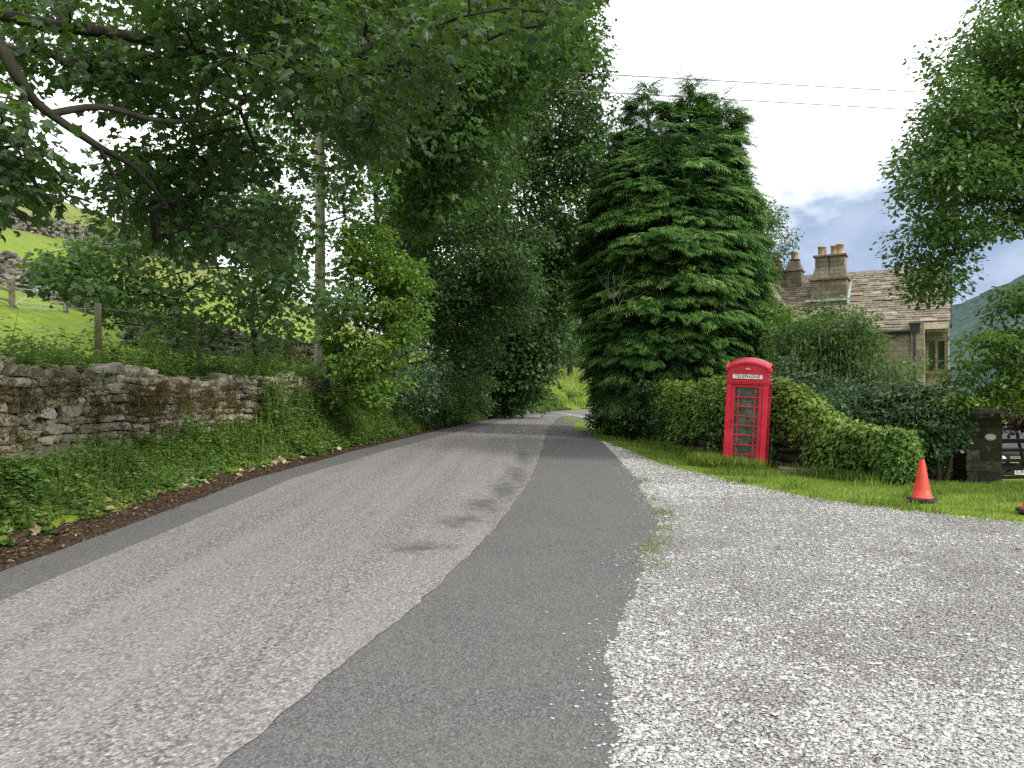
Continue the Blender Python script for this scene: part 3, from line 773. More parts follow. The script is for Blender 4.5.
# litter on the dirt strip
l = M(); n = 7000
y = 4.5+35*rng.uniform(0, 1, n)**1.6; e = rng.normal(.42, .2, n); x = XL(y)-np.clip(e, -.05, 1.0)
c = np.stack([x, y, gz(x, y)+rng.uniform(.008, .03, n)], 1)
l.leaves(c, rng.normal(0, .5, (n, 3))+np.array([0, 0, 1.]), rdir(rng, n)*np.array([1, 1, .25]), rng.uniform(.02, .06, n), rng.beta(1.6, 2.4, n), 'oval', .9)
n = 150
y = rng.uniform(5.5, 24, n); e = rng.normal(.62, .12, n); x = XL(y)-e
c = np.stack([x, y, gz(x, y)+.03], 1)
l.leaves(c, rng.normal(0, .4, (n, 3))+np.array([0, 0, 1.]), rdir(rng, n)*np.array([1, 1, .3]), rng.uniform(.06, .16, n), rng.uniform(.85, 1, n), 'syc')
tag(l.build('leaf_litter', 'litter'), 'dead leaves and pale litter along the dirt strip', 'leaf litter', kind='stuff')

# ------------------------------------------------------------------ dry stone walls
def cube26():
    pts = [(i, j, k) for i in (-1, 0, 1) for j in (-1, 0, 1) for k in (-1, 0, 1) if (i, j, k) != (0, 0, 0)]
    ix = {p: n for n, p in enumerate(pts)}; f = []
    for ax in range(3):
        for sg in (-1, 1):
            for a in (-1, 0):
                for b in (-1, 0):
                    q = []
                    for da, db in ((0, 0), (1, 0), (1, 1), (0, 1)):
                        p = [0, 0, 0]; p[ax] = sg; p[(ax+1) % 3] = a+da; p[(ax+2) % 3] = b+db; q.append(ix[tuple(p)])
                    f.append(tuple(q) if sg > 0 else tuple(q[::-1]))
    v = np.array(pts, float)
    r = np.linalg.norm(v, axis=1)
    v = v*np.where(r > 1.6, .80, np.where(r > 1.3, .92, 1.))[:, None]
    return v, np.array(f)
C26V, C26F = cube26()
def rocks(mb, rng, cen, half, yaw, tint, jit=.11, pitch=None):
    n = len(cen)
    v = C26V[None]+rng.normal(0, jit, (n, 26, 3))
    v = v*half[:, None]
    if pitch is not None:
        cp, sp = np.cos(pitch)[:, None], np.sin(pitch)[:, None]
        v = np.stack([v[..., 0]*cp-v[..., 2]*sp, v[..., 1], v[..., 0]*sp+v[..., 2]*cp], -1)
    ca, sa = np.cos(yaw)[:, None], np.sin(yaw)[:, None]
    V = np.stack([v[..., 0]*ca-v[..., 1]*sa, v[..., 0]*sa+v[..., 1]*ca, v[..., 2]], -1)+cen[:, None]
    mb.add(V.reshape(-1, 3), (C26F[None]+26*np.arange(n)[:, None, None]).reshape(-1, 4), np.repeat(tint, len(C26F)))

def stone_wall(rng, poly, zb, top, thick, ch=(.06, .15), sl=(.14, .42), cope=True, fside=1, jit=.1):
    """courses of irregular stones on the visible face of a wall along poly; zb(x,y) foot, top(s) height of the top"""
    mb = M(); cb = M(); core = M()
    _, _, L = along(poly, np.array([0.]))
    s = 0.; cen = []; half = []; yaw = []; 
    z = 0.
    zmax = max(top(q) for q in np.linspace(0, 1, 40))
    z = -.25
    while z < zmax:
        h = rng.uniform(*ch); s = -rng.uniform(0, .2)
        while s < L:
            w = rng.uniform(*sl)*(1.25 if h > np.mean(ch) else .8); t = np.clip((s+w/2)/L, 0, 1)
            q, d, _ = along(poly, np.array([t])); q = q[0]; d = d[0]
            b = float(zb(q[0], q[1])); tp = top(t)
            wob = .035*math.sin(s*1.3+z*3)+.02*math.sin(s*3.7)
            if z+h/2+wob < tp-b+.02:
                dd = rng.uniform(.10, .16); o = fside*(thick/2-dd+rng.normal(0, .022))
                cen.append((q[0]+d[1]*o, q[1]-d[0]*o, b+z+h/2+wob)); half.append((w/2*.985, dd, h/2*.99)); yaw.append(math.atan2(d[1], d[0]))
            s += w
        z += h
    n = len(cen)
    rocks(mb, rng, np.array(cen), np.array(half), np.array(yaw)+rng.normal(0, .05, n), np.clip(rng.normal(.5, .23, n), 0, 1), jit, rng.normal(0, .05, n))
    if cope:
        s = 0.; cen = []; half = []; yaw = []
        while s < L:
            w = rng.uniform(.07, .2); t = min((s+w/2)/L, 1)
            q, d, _ = along(poly, np.array([t])); q = q[0]; d = d[0]
            h = rng.uniform(.13, .27)
            cen.append((q[0], q[1], float(zb(q[0], q[1]))*0+float(zb(q[0], q[1]))+(top(t)-float(zb(q[0], q[1])))+h/2-.03)); half.append((w/2, thick*.48, h/2)); yaw.append(math.atan2(d[1], d[0]))
            s += w*1.05
            if rng.uniform() < .22: s += rng.uniform(.1, .5)
        n = len(cen)
        rocks(cb, rng, np.array(cen), np.array(half), np.array(yaw)+rng.normal(0, .12, n), np.clip(rng.normal(.6, .22, n), 0, 1), .13, rng.normal(0, .22, n))
    # rubble heart behind the face
    k = max(8, int(L/.5)); ts = np.linspace(0, 1, k); q, d, _ = along(poly, ts)
    nx, ny = d[:, 1]*thick*.36, -d[:, 0]*thick*.36
    zb_ = zb(q[:, 0], q[:, 1])-.3; zt = np.array([top(t) for t in ts])-.05
    V = np.concatenate([np.stack([q[:, 0]+a*nx, q[:, 1]+a*ny, zz], 1) for a, zz in ((1, zb_), (1, zt), (-1, zt), (-1, zb_))])
    i = np.arange(k-1); Fc = np.concatenate([np.stack([a*k+i, a*k+i+1, ((a+1) % 4)*k+i+1, ((a+1) % 4)*k+i], 1) for a in range(4)])
    core.add(V, Fc); core.add(V, [(0, k, 2*k, 3*k), (k-1, 2*k-1, 3*k-1, 4*k-1)])
    return mb, cb, core

rng = np.random.default_rng(5)
yy = np.array([5, 7, 9, 12, 15, 18, 21, 24, 28, 33, 38, 44, 50])
# travel the wall from far to near so its road face is on the right of travel
lw = np.stack([XL(yy)-1.97, yy], 1)[::-1]
LWL = along(lw, np.array([0.]))[2]
def lw_foot(x, y): return gz(XL(np.asarray(y))-1.72, y)
def lw_top(t):
    return 1.74+.07*math.sin(t*31)+.05*math.sin(t*77+1)
wm, wc, wcore = stone_wall(rng, lw, lw_foot, lw_top, .46, (.07, .2), (.16, .55), fside=-1)
root = empty('dry_stone_wall', (lw[6][0], lw[6][1], .6))
tag(root, 'mossy dry stone wall with upright coping along the left of the lane', 'wall')
moss = M()
pts = []
for k in range(260):
    t = rng.uniform(.3, 1); q, d, _ = along(lw, np.array([t])); q = q[0]; d = d[0]
    hfr = rng.beta(2.2, 1.3); n = rng.integers(60, 240); r = rng.uniform(.06, .2)
    s_ = rng.normal(0, r*1.5, n); zz = .62+1.2*hfr+rng.normal(0, r*.8, n)-.5*abs(s_)*0
    o = .25+rng.uniform(-.015, .035, n)
    zz = np.minimum(zz, 1.86); top = zz > 1.78
    o = np.where(top, rng.uniform(-.2, .26, n), o)
    pts.append(np.stack([q[0]-d[1]*o+d[0]*s_, q[1]+d[0]*o+d[1]*s_, zz], 1))
pts = np.concatenate(pts); n = len(pts)
nr = np.array([1., -.3, .2])+rng.normal(0, .5, (n, 3)); dd = np.array([.5, -.1, -.8])+rng.normal(0, .5, (n, 3))
moss.leaves(pts, nr, dd, rng.uniform(.02, .05, n), .35+.6*(fbm(pts[:, 1]*3, pts[:, 2]*3, 4)-.4)+rng.normal(0, .12, n), 'rhomb', .8)
keep(root, wm.build('stonework', 'drystone'), wc.build('coping', 'drystone'), wcore.build('rubble_core', 'core'), moss.build('moss', 'moss'))

# trailing bare twigs and a few plants rooted on the wall
tw = M()
for k in range(26):
    t = rng.uniform(.35, .97); q, d, _ = along(lw, np.array([t])); q = q[0]; d = d[0]
    p0 = np.array([q[0]+.05, q[1], 1.85]); pts = [p0]
    v = np.array([rng.uniform(.05, .12), rng.normal(0, .09), rng.uniform(.0, .06)])
    for i in range(7):
        v = v+np.array([rng.normal(0, .015)-.008*i*.3, rng.normal(0, .03), -.03]); pts.append(pts[-1]+v)
    tw.tube(pts, np.linspace(.007, .003, 8), 4)
tag(tw.build('dead_twigs', 'grey_bark'), 'dry bare twigs trailing over the mossy wall', 'twigs', kind='stuff')

# walls on the hillside
def hill_wall(pa, pb, hgt, label, seed, nst, sizes):
    r = np.random.default_rng(seed)
    A = [hit(pa[0]+(pb[0]-pa[0])*t, pa[1]+(pb[1]-pa[1])*t) for t in np.linspace(0, 1, 12)]
    A = np.array(A); base = A[6]
    cen = []; half = []; yaw = []
    for i in range(nst):
        t = r.uniform(0, 10.999); k = int(t); q = A[k]+(A[k+1]-A[k])*(t-k); d = A[k+1]-A[k]
        z = r.uniform(-.1, 1)*hgt*(.85+.3*vnoise(t*2.3, 0, seed)); s = r.uniform(*sizes)
        w = .38*(1-.45*max(0, z)/hgt)
        o = r.choice([-1, -1, 1])*w*r.uniform(.6, 1.05); nn = np.array([d[1], -d[0]])/np.hypot(d[0], d[1])
        cen.append((q[0]+nn[0]*o, q[1]+nn[1]*o, float(gz(q[0], q[1]))+z)); half.append((s*1.2, s*.8, s*.5)); yaw.append(math.atan2(d[1], d[0])+r.normal(0, .3))
    mb = M(); rocks(mb, r, np.array(cen), np.array(half), np.array(yaw), np.clip(r.normal(.5, .24, nst), 0, 1), .14, r.normal(0, .3, nst))
    root = empty('field_wall', base)
    tag(root, label, 'wall', 'dry stone walls crossing the hillside')
    co = M(); V = []
    for q, sgn in [(q, s) for s in (0,) for q in A]:
        pass
    nn = np.gradient(A[:, :2], axis=0); nn = np.stack([nn[:, 1], -nn[:, 0]], 1); nn /= np.linalg.norm(nn, axis=1, keepdims=True)
    g0 = gz(A[:, 0], A[:, 1]); n = 12
    V = np.concatenate([np.column_stack([A[:, :2]+nn*o, g0+z]) for o, z in ((.3, -.4), (.2, hgt*.88), (-.2, hgt*.88), (-.3, -.4))])
    i = np.arange(n-1); co.add(V, np.concatenate([np.stack([a*n+i, a*n+i+1, ((a+1) % 4)*n+i+1, ((a+1) % 4)*n+i], 1) for a in range(4)]))
    keep(root, mb.build('stonework', 'fieldstone'), co.build('rubble_core', 'core'))
hill_wall((-60, 214), (190, 262), 2.0, 'highest grey stone wall crossing the hill below the rough pasture', 21, 2200, (.16, .4))
hill_wall((-40, 272), (100, 316), 1.7, 'tumbled grey stone wall above the metal field gate', 22, 1500, (.12, .32))
hill_wall((130, 345), (345, 368), 1.5, 'low pinkish stone wall at the foot of the field behind the fence posts', 23, 1500, (.09, .22))

# ------------------------------------------------------------------ right hand wall under ivy
rng = np.random.default_rng(8)
def rw_top(t):
    q, d, L = along(WALLP, np.array([t])); y = q[0][1]
    return float(ip(y, [(14.3, .72), (15.5, .82), (16.1, 1.05), (16.8, 1.45), (17.5, 1.62), (19, 1.6), (24, 1.55), (40, 1.4)]))
wm, wc, wcore = stone_wall(rng, WALLP, lambda x, y: gz(x, y), rw_top, .4, (.1, .19), (.2, .5), False, 1, .07)
root = empty('garden_wall', (6.1, 17.5, 0))
tag(root, 'ivy-smothered stone garden wall stepping down behind the red kiosk', 'wall')
iv = M(); n = 38000
t = np.concatenate([rng.uniform(.0, 1.0, 8000), .15+.85*rng.uniform(0, 1, 30000)])
q, d, L = along(WALLP, t)
top = np.array([rw_top(v) for v in t])
ang = rng.uniform(-.35, 1.0, n)*math.pi    # round the section: 0 = foot of the road face, up and over
gzq = gz(q[:, 0], q[:, 1])
lump = 1+.8*(fbm(t*L*.9, ang*1.3, 12)-.45)
half = .36*lump
# superellipse section
ca = np.cos(np.clip(ang, 0, math.pi)); sa = np.sin(np.clip(ang, 0, math.pi))
o = half*np.sign(ca)*abs(ca)**.6; zt = (top-gzq)+.1
zf = np.where(ang < 0, rng.uniform(.05, .8, n), np.clip(.62+.4*sa*lump, 0, 1.2))
o = np.where(ang < 0, half*(.95-.25*(1-zf)), o)
zz = gzq+zt*zf+rng.normal(0, .03, n)
# bare stone shows low beside the kiosk and at the near end
yq = q[:, 1]
bare = ((yq < 17.4) & (yq > 16.5) & (zz < gzq+.55+.35*vnoise(yq*5, zz*4, 3)) & (ang < .35)) | ((yq < 14.9) & (zz < gzq+.4) & (vnoise(yq*3, zz*3, 6) > .6)) | ((yq > 18.4) & (yq < 22.5) & (zz < gzq+.5+.3*vnoise(yq*3, zz*2, 9)) & (vnoise(yq*2., zz*4, 16) > .35))
dep = rng.uniform(-.12, .08, n)
C = np.stack([q[:, 0]+d[:, 1]*(o+dep), q[:, 1]-d[:, 0]*(o+dep), zz+dep*.6*(sa)], 1)
out = np.stack([d[:, 1]*np.sign(o+1e-6)*abs(ca), -d[:, 0]*np.sign(o+1e-6)*abs(ca), sa+.25], 1)
k = ~bare
nr = out+rng.normal(0, .35, (n, 3)); dd = np.array([0, 0, -.8])+out*.5+rng.normal(0, .45, (n, 3))
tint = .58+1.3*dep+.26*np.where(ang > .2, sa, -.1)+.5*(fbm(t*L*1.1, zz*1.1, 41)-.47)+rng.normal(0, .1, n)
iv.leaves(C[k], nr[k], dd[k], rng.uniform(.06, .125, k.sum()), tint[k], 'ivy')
m2 = 3600
aa = rng.uniform(0, 2*math.pi, m2); ww = rng.uniform(0, 1, m2)**.7
ex, ey = 7.22+.42*np.cos(aa)*np.sqrt(1-.75*ww**2), 14.35+.45*np.sin(aa)*np.sqrt(1-.75*ww**2)
ez_ = gz(ex, ey)+.12+.78*ww*(1+.3*vnoise(aa*2, aa*0, 4))
oo = np.stack([np.cos(aa), np.sin(aa), ww], 1)
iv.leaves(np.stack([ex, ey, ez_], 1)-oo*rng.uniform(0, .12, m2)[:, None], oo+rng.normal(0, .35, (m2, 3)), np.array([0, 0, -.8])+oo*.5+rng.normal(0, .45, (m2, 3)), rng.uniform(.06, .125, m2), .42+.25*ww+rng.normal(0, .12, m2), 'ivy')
ivb = M()
for kk in range(7):   # bare stems at the foot
    tt = rng.uniform(.7, 1.0); q1, d1, _ = along(WALLP, np.array([tt])); q1 = q1[0]; d1 = d1[0]; tp = rw_top(tt)
    pts = []; s_ = 0
    for i in range(7):
        s_ += rng.normal(0, .05); oo = .26+.12*math.sin(i*.6)
        pts.append((q1[0]+d1[1]*oo+d1[0]*s_, q1[1]-d1[0]*oo+d1[1]*s_, float(gz(*q1))+(tp-float(gz(*q1)))*i/7))
    ivb.tube(pts, np.linspace(.015, .006, 7), 4)
keep(root, wm.build('stonework', 'pierstone'), wcore.build('rubble_core', 'core'), iv.build('ivy', 'ivy'), ivb.build('ivy_stems', 'grey_bark'))

# concrete slab beside the kiosk
sl = M(); sl.box(-.42, .42, -.2, .2, -.2, .035); sl.box(-.36, .36, .2, .42, -.2, -.01)
o = sl.build('stone_slab', 'concrete', None, False, .012)
o.location = (6.05, 16.2, float(gz(6.05, 16.2))+.12); o.rotation_euler = (0, .05, -.25)
tag(o, 'worn flat concrete slab on the ground right of the red kiosk', 'slab')
# ------------------------------------------------------------------ telephone kiosk
def text_mesh(name, txt, size, mat, parent, loc, rot, width=None, ext=.002):
    cu = bpy.data.curves.new(name, 'FONT'); cu.body = txt; cu.size = size; cu.align_x = 'CENTER'; cu.align_y = 'CENTER'; cu.extrude = ext
    ob = bpy.data.objects.new(name, cu); COL.objects.link(ob)
    bpy.context.view_layer.update()
    dg = bpy.context.evaluated_depsgraph_get()
    me = bpy.data.meshes.new_from_object(ob.evaluated_get(dg))
    bpy.data.objects.remove(ob)
    me.materials.clear(); me.materials.append(MAT[mat])
    if width:
        co = np.zeros(len(me.vertices)*3, np.float32); me.vertices.foreach_get('co', co); co = co.reshape(-1, 3)
        co[:, 0] *= width/max(1e-6, co[:, 0].max()-co[:, 0].min()); me.vertices.foreach_set('co', co.ravel())
    o = bpy.data.objects.new(name, me); COL.objects.link(o); o.parent = parent; o.location = loc; o.rotation_euler = rot
    return o

def kiosk():
    a = math.radians(24)
    base = (KX, KY, float(gz(KX, KY))-.10)
    root = empty('telephone_kiosk', base)
    tag(root, 'leaning red cast-iron telephone kiosk on the grass in front of the ivy wall', 'telephone kiosk')
    mw = Matrix.Translation(base) @ Matrix.Rotation(math.radians(3.0), 4, 'Y') @ Matrix.Rotation(-a, 4, 'Z')
    root.matrix_world = mw @ Matrix.Diagonal((.93, .93, 1., 1.))
    W = .46
    b = M(); b.box(-W-.012, W+.012, -W-.012, W+.012, -.25, .12); b.build('plinth', 'red', root, False, .01)
    f = M()
    for sx in (-1, 1):
        for sy in (-1, 1):
            x0, x1 = sorted((sx*W, sx*(W-.115))); y0, y1 = sorted((sy*W, sy*(W-.115)))
            f.box(x0, x1, y0, y1, .12, 1.98)
    f.box(-W, W, -W, W, 1.982, 2.20)
    f.box(-W-.022, W+.022, -W-.022, W+.022, 1.955, 1.98)
    f.box(-W-.012, W+.012, -W-.012, W+.012, 1.925, 1.953)
    f.build('frame', 'red', root, False, .008)
    # each glazed side
    for k, (nm, rz) in enumerate((('door', 0), ('side_panel', math.pi/2), ('side_panel', -math.pi/2), ('back_panel', math.pi))):
        d = M(); x0 = W-.118; g = .265; z0, z1 = .23, 1.86
        yf, yb = -W+.018, -W+.06
        d.box(-x0, -g, yf, yb, .123, 1.92); d.box(g, x0, yf, yb, .123, 1.92)
        d.box(-g+.001, g-.001, yf, yb, .123, z0); d.box(-g+.001, g-.001, yf, yb, z1, 1.92)
        o = d.build(nm, 'red', root, False, .006); o.rotation_euler = (0, 0, rz)
        bars = M(); hh = (z1-z0)/8
        for i in range(1, 8): bars.box(-g+.002, g-.002, yf+.006, yb-.006, z0+i*hh-.011, z0+i*hh+.011)
        for sx in (-1, 1):
            for i in range(8):
                lo = z0+i*hh+(.012 if i else .001); hi = z0+(i+1)*hh-(.012 if i < 7 else .001)
                bars.box(sx*.185-.009, sx*.185+.009, yf+.008, yb-.008, lo, hi)
        bars.build('glazing_bars', 'red', o)
        p = M(); p.box(-g+.003, g-.003, -W+.041, -W+.045, z0+.002, z1-.002); p.build('pane', 'pane' if nm != 'back_panel' else 'pane', o)
        if k == 0:
            hd = M(); hd.tube([(-.305, yf-.002, 1.0), (-.305, yf-.035, 1.0), (-.305, yf-.035, 1.16), (-.305, yf-.002, 1.16)], .009, 6); hd.build('handle', 'iron', o)
        # opal sign over each side
        s = M(); s.box(-.33, .33, -W-.008, -W+.01, 2.045, 2.135); so = s.build('sign_panel', 'white_paint', root, False, .003); so.rotation_euler = (0, 0, rz)
        text_mesh('lettering', 'TELEPHONE', .085, 'black_letter', so, (0, -W-.0105, 2.089), (math.pi/2, 0, 0), .56)
        sf = M()
        for x_ in (-.345, .335): sf.box(x_, x_+.01, -W-.014, -W+.002, 2.032, 2.148)
        for z_ in (2.032, 2.137): sf.box(-.334, .334, -W-.014, -W+.002, z_, z_+.011)
        sf.build('sign_frame', 'red', so)
        # segmental pediment with its crown
        pd = M(); n = 20; R = W+.014
        arc = [(R*u, 2.235+.125*(1-u*u)) for u in np.linspace(-1, 1, n)]
        pd.prism([(-R, 2.202)]+arc+[(R, 2.202)], -W-.004, -W+.05, 1)
        po = pd.build('pediment', 'red', root); po.rotation_euler = (0, 0, rz)
        lip = M(); arc2 = [(q[0], q[1]+.045) for q in arc]
        lip.prism([(-R-.02, 2.215)]+arc2+[(R+.02, 2.215)]+arc[::-1], -W-.035, -W+.02, 1)
        lo = lip.build('pediment_moulding', 'red', po)
        cr = M(); z = 2.262; yv = -W-.03
        cr.box(-.05, .05, yv, -W-.002, z-.03, z-.014)
        for cx, h in ((-.036, .032), (0, .046), (.036, .032)): cr.add([(cx-.02, yv, z-.013), (cx+.02, yv, z-.013), (cx, yv, z-.013+h), (cx-.02, -W-.002, z-.013), (cx+.02, -W-.002, z-.013), (cx, -W-.002, z-.013+h)], [(0, 1, 4, 3), (1, 2, 5, 4), (2, 0, 3, 5)]); cr.add([(cx-.02, yv, z-.013), (cx+.02, yv, z-.013), (cx, yv, z-.013+h)], [(0, 1, 2)])
        cr.build('crown_emblem', 'crown_paint', po)
    # domed top
    r = M(); n = 17; u = np.linspace(-W-.01, W+.01, n); X, Y = np.meshgrid(u, u)
    Z = 2.275+.135*(2-(X/W)**2-(Y/W)**2)*.93
    V = np.stack([X, Y, Z], -1).reshape(-1, 3); i = np.arange(n-1)[:, None]*n; j = np.arange(n-1)[None]
    r.add(V, np.stack([i+j, i+j+1, i+n+j+1, i+n+j], -1).reshape(-1, 4)); r.build('domed_roof', 'red', root, True)
    # instrument inside
    t = M(); t.box(-.3, .3, .30, .335, .75, 1.85); bb = t.build('backboard', 'dark_wood', root)
    t = M(); t.box(-.17, .13, .2, .297, 1.12, 1.6); t.box(-.1, .06, .18, .199, 1.44, 1.54); t.build('telephone', 'galv', bb, False, .008)
kiosk()

# ------------------------------------------------------------------ traffic cones
def cone(loc, rz, label, dent):
    root = empty('traffic_cone', loc, rz); tag(root, label, 'traffic cone', 'orange traffic cones on the grass edge')
    b = M(); n = 8
    a = [(.21*math.cos(t)*1.0, .21*math.sin(t)) for t in np.linspace(math.pi/8, 2*math.pi+math.pi/8, 8, endpoint=False)]
    V = [(x, y, 0) for x, y in a]+[(x*.97, y*.97, .035) for x, y in a]
    b.add(V, [(i, (i+1) % 8, 8+(i+1) % 8, 8+i) for i in range(8)]); b.add(V, [tuple(range(8, 16)), tuple(range(7, -1, -1))])
    b.build('base', 'rubber', root, False, .006)
    c = M(); c.lathe([(.148, .033), (.146, .05), (.128, .055), (.105, .16), (.075, .32), (.04, .53), (.031, .572)], 28)
    body = c.build('cone_body', 'orange', root, True)
    t = M(); t.lathe([(.032, .566), (.032, .59), (.022, .594), (.02, .57)], 20); t.build('tip', 'rubber', root, True)
p = P(922, 504, 10.85); cone((p[0], p[1], float(gz(p[0], p[1]))+.035), .3, 'orange traffic cone standing whole on the grass edge below the dark shrubs', 0)
p = P(1034, 517, 9.75); cone((p[0], p[1], float(gz(p[0], p[1]))+.03), .9, 'orange traffic cone cut off by the right edge, in front of the drive', 0)

# ------------------------------------------------------------------ fences, poles, gates on the left
def fence():
    pp = [(98, 348, 13.6), (198, 352, 17.6), (289, 360, 22.5)]
    tops = [303, 318, 330]
    root = empty('wire_fence', (-7.6, 13, 1.5)); tag(root, 'post and wire fence in the weeds behind the mossy wall', 'fence')
    feet = []
    extra = [(-9.3, 9.6), None]
    for (px, py, Y), tp in zip(pp, tops):
        x = (px-512)/F*Y; z0 = float(gz(x, Y)); zt = P(px, tp, Y)[2]
        m = M(); lx = random.Random(px).uniform(-.05, .05)
        m.tube([(x+lx*-1, Y, z0-.3), (x, Y, zt-.02), (x, Y, zt)], [.062, .058, .05], 10)
        keep(root, m.build('post', 'wood', None, True)); feet.append((x, Y, zt))
    # one further post nearer, out of the picture, carries the wires on
    x, Y = -7.4, 8.6; z0 = float(gz(x, Y)); m = M(); m.tube([(x, Y, z0-.3), (x, Y, z0+.95)], .06, 10); keep(root, m.build('post', 'wood', None, True)); feet.insert(0, (x, Y, z0+.95))
    for k in range(3):
        m = M(); m.tube([(a-.0, b, c-.08-k*.27) for a, b, c in feet], .004, 4); keep(root, m.build('wire', 'galv'))
fence()

def upole():
    x, Y = (320-512)/F*24, 24.
    z0 = float(gz(x, Y)); root = empty('utility_pole', (x, Y, z0)); tag(root, 'tall pale wooden utility pole rising through the trees behind the wall', 'utility pole')
    m = M(); m.tube([(0, 0, -.5), (0, 0, 4), (0, 0, 10.6)], [.175, .16, .13], 14); m.build('post', 'pole', root, True)
    for k, (s, z) in enumerate(((-.17, 10.35), (.17, 9.8))):
        m = M(); m.lathe([(.0, -.07), (.035, -.06), (.05, -.02), (.03, .0), (.05, .03), (.02, .07), (0, .08)], 12, (s, 0, z)); m.tube([(0, 0, z-.02), (s, 0, z-.05)], .015, 5); m.build('insulator', 'white_paint', root, True)
    return x, Y, z0
ux, uy, uz = upole()
for k, (ya, yb, lab) in enumerate(((56, 106, 'upper thin overhead cable crossing the pale sky right of the conifer'), (76, 123, 'lower thin overhead cable crossing the pale sky right of the conifer'))):
    A = np.array([ux+(-.17 if k == 0 else .17), uy, uz+(10.4 if k == 0 else 9.85)]); B = P(1150, yb, 60)
    # meet the heights seen in the photograph beside the conifer
    C = P(725, 82 if k == 0 else 100.5, 33.8)
    pts = []
    for t in np.linspace(0, 1, 24):
        q = A*(1-t)+B*t
        q[2] -= .35*math.sin(math.pi*t)
        pts.append(q)
    pts = np.array(pts)
    j = np.argmin(abs(pts[:, 1]-33.8)); pts[:, 2] += (C[2]-pts[j, 2])*np.sin(np.linspace(0, math.pi, 24))**.6
    m = M(); m.tube(pts, .022, 5)
    o = m.build('overhead_cable', 'cable', None, True, loc=pts[0]); tag(o, lab, 'cable', 'overhead cables')

def field_gate():
    A = hit(12, 309); B = hit(66, 313); B = B+(A-B)*0
    L = np.linalg.norm(B[:2]-A[:2]); ang = math.atan2(B[1]-A[1], B[0]-A[0]); dz = B[2]-A[2]
    root = empty('field_gate', A, ang); tag(root, 'grey galvanised metal field gate across the hillside pasture', 'gate')
    f = M(); H = 1.15
    sl = lambda t: dz*t/L
    for z in (.12, .32, .52, .74, .96, H): f.tube([(.1, 0, z+sl(.1)), (L-.1, 0, z+sl(L-.1))], .022 if z in (.12, H) else .017, 6)
    for t in (.1, L/2, L-.1): f.tube([(t, 0, .1+sl(t)), (t, 0, H+sl(t))], .022, 6)
    f.tube([(.1, .01, .14+sl(.1)), (L/2, .01, H+sl(L/2))], .015, 5)
    f.build('bars', 'galv', root)
    for t in (0, L):
        p = M(); p.box(t-.1, t+.1, -.1, .1, -.4+sl(t), 1.35+sl(t)); p.build('post', 'wood', root, False, .015)
    r = M(); 
    for z in (.35, .8, 1.15): r.box(-3.4, -.12, -.03, .03, z-.05, z+.05)
    r.box(-3.5, -3.34, -.07, .07, -.8, 1.3)
    r.build('side_rails', 'wood', root)
field_gate()

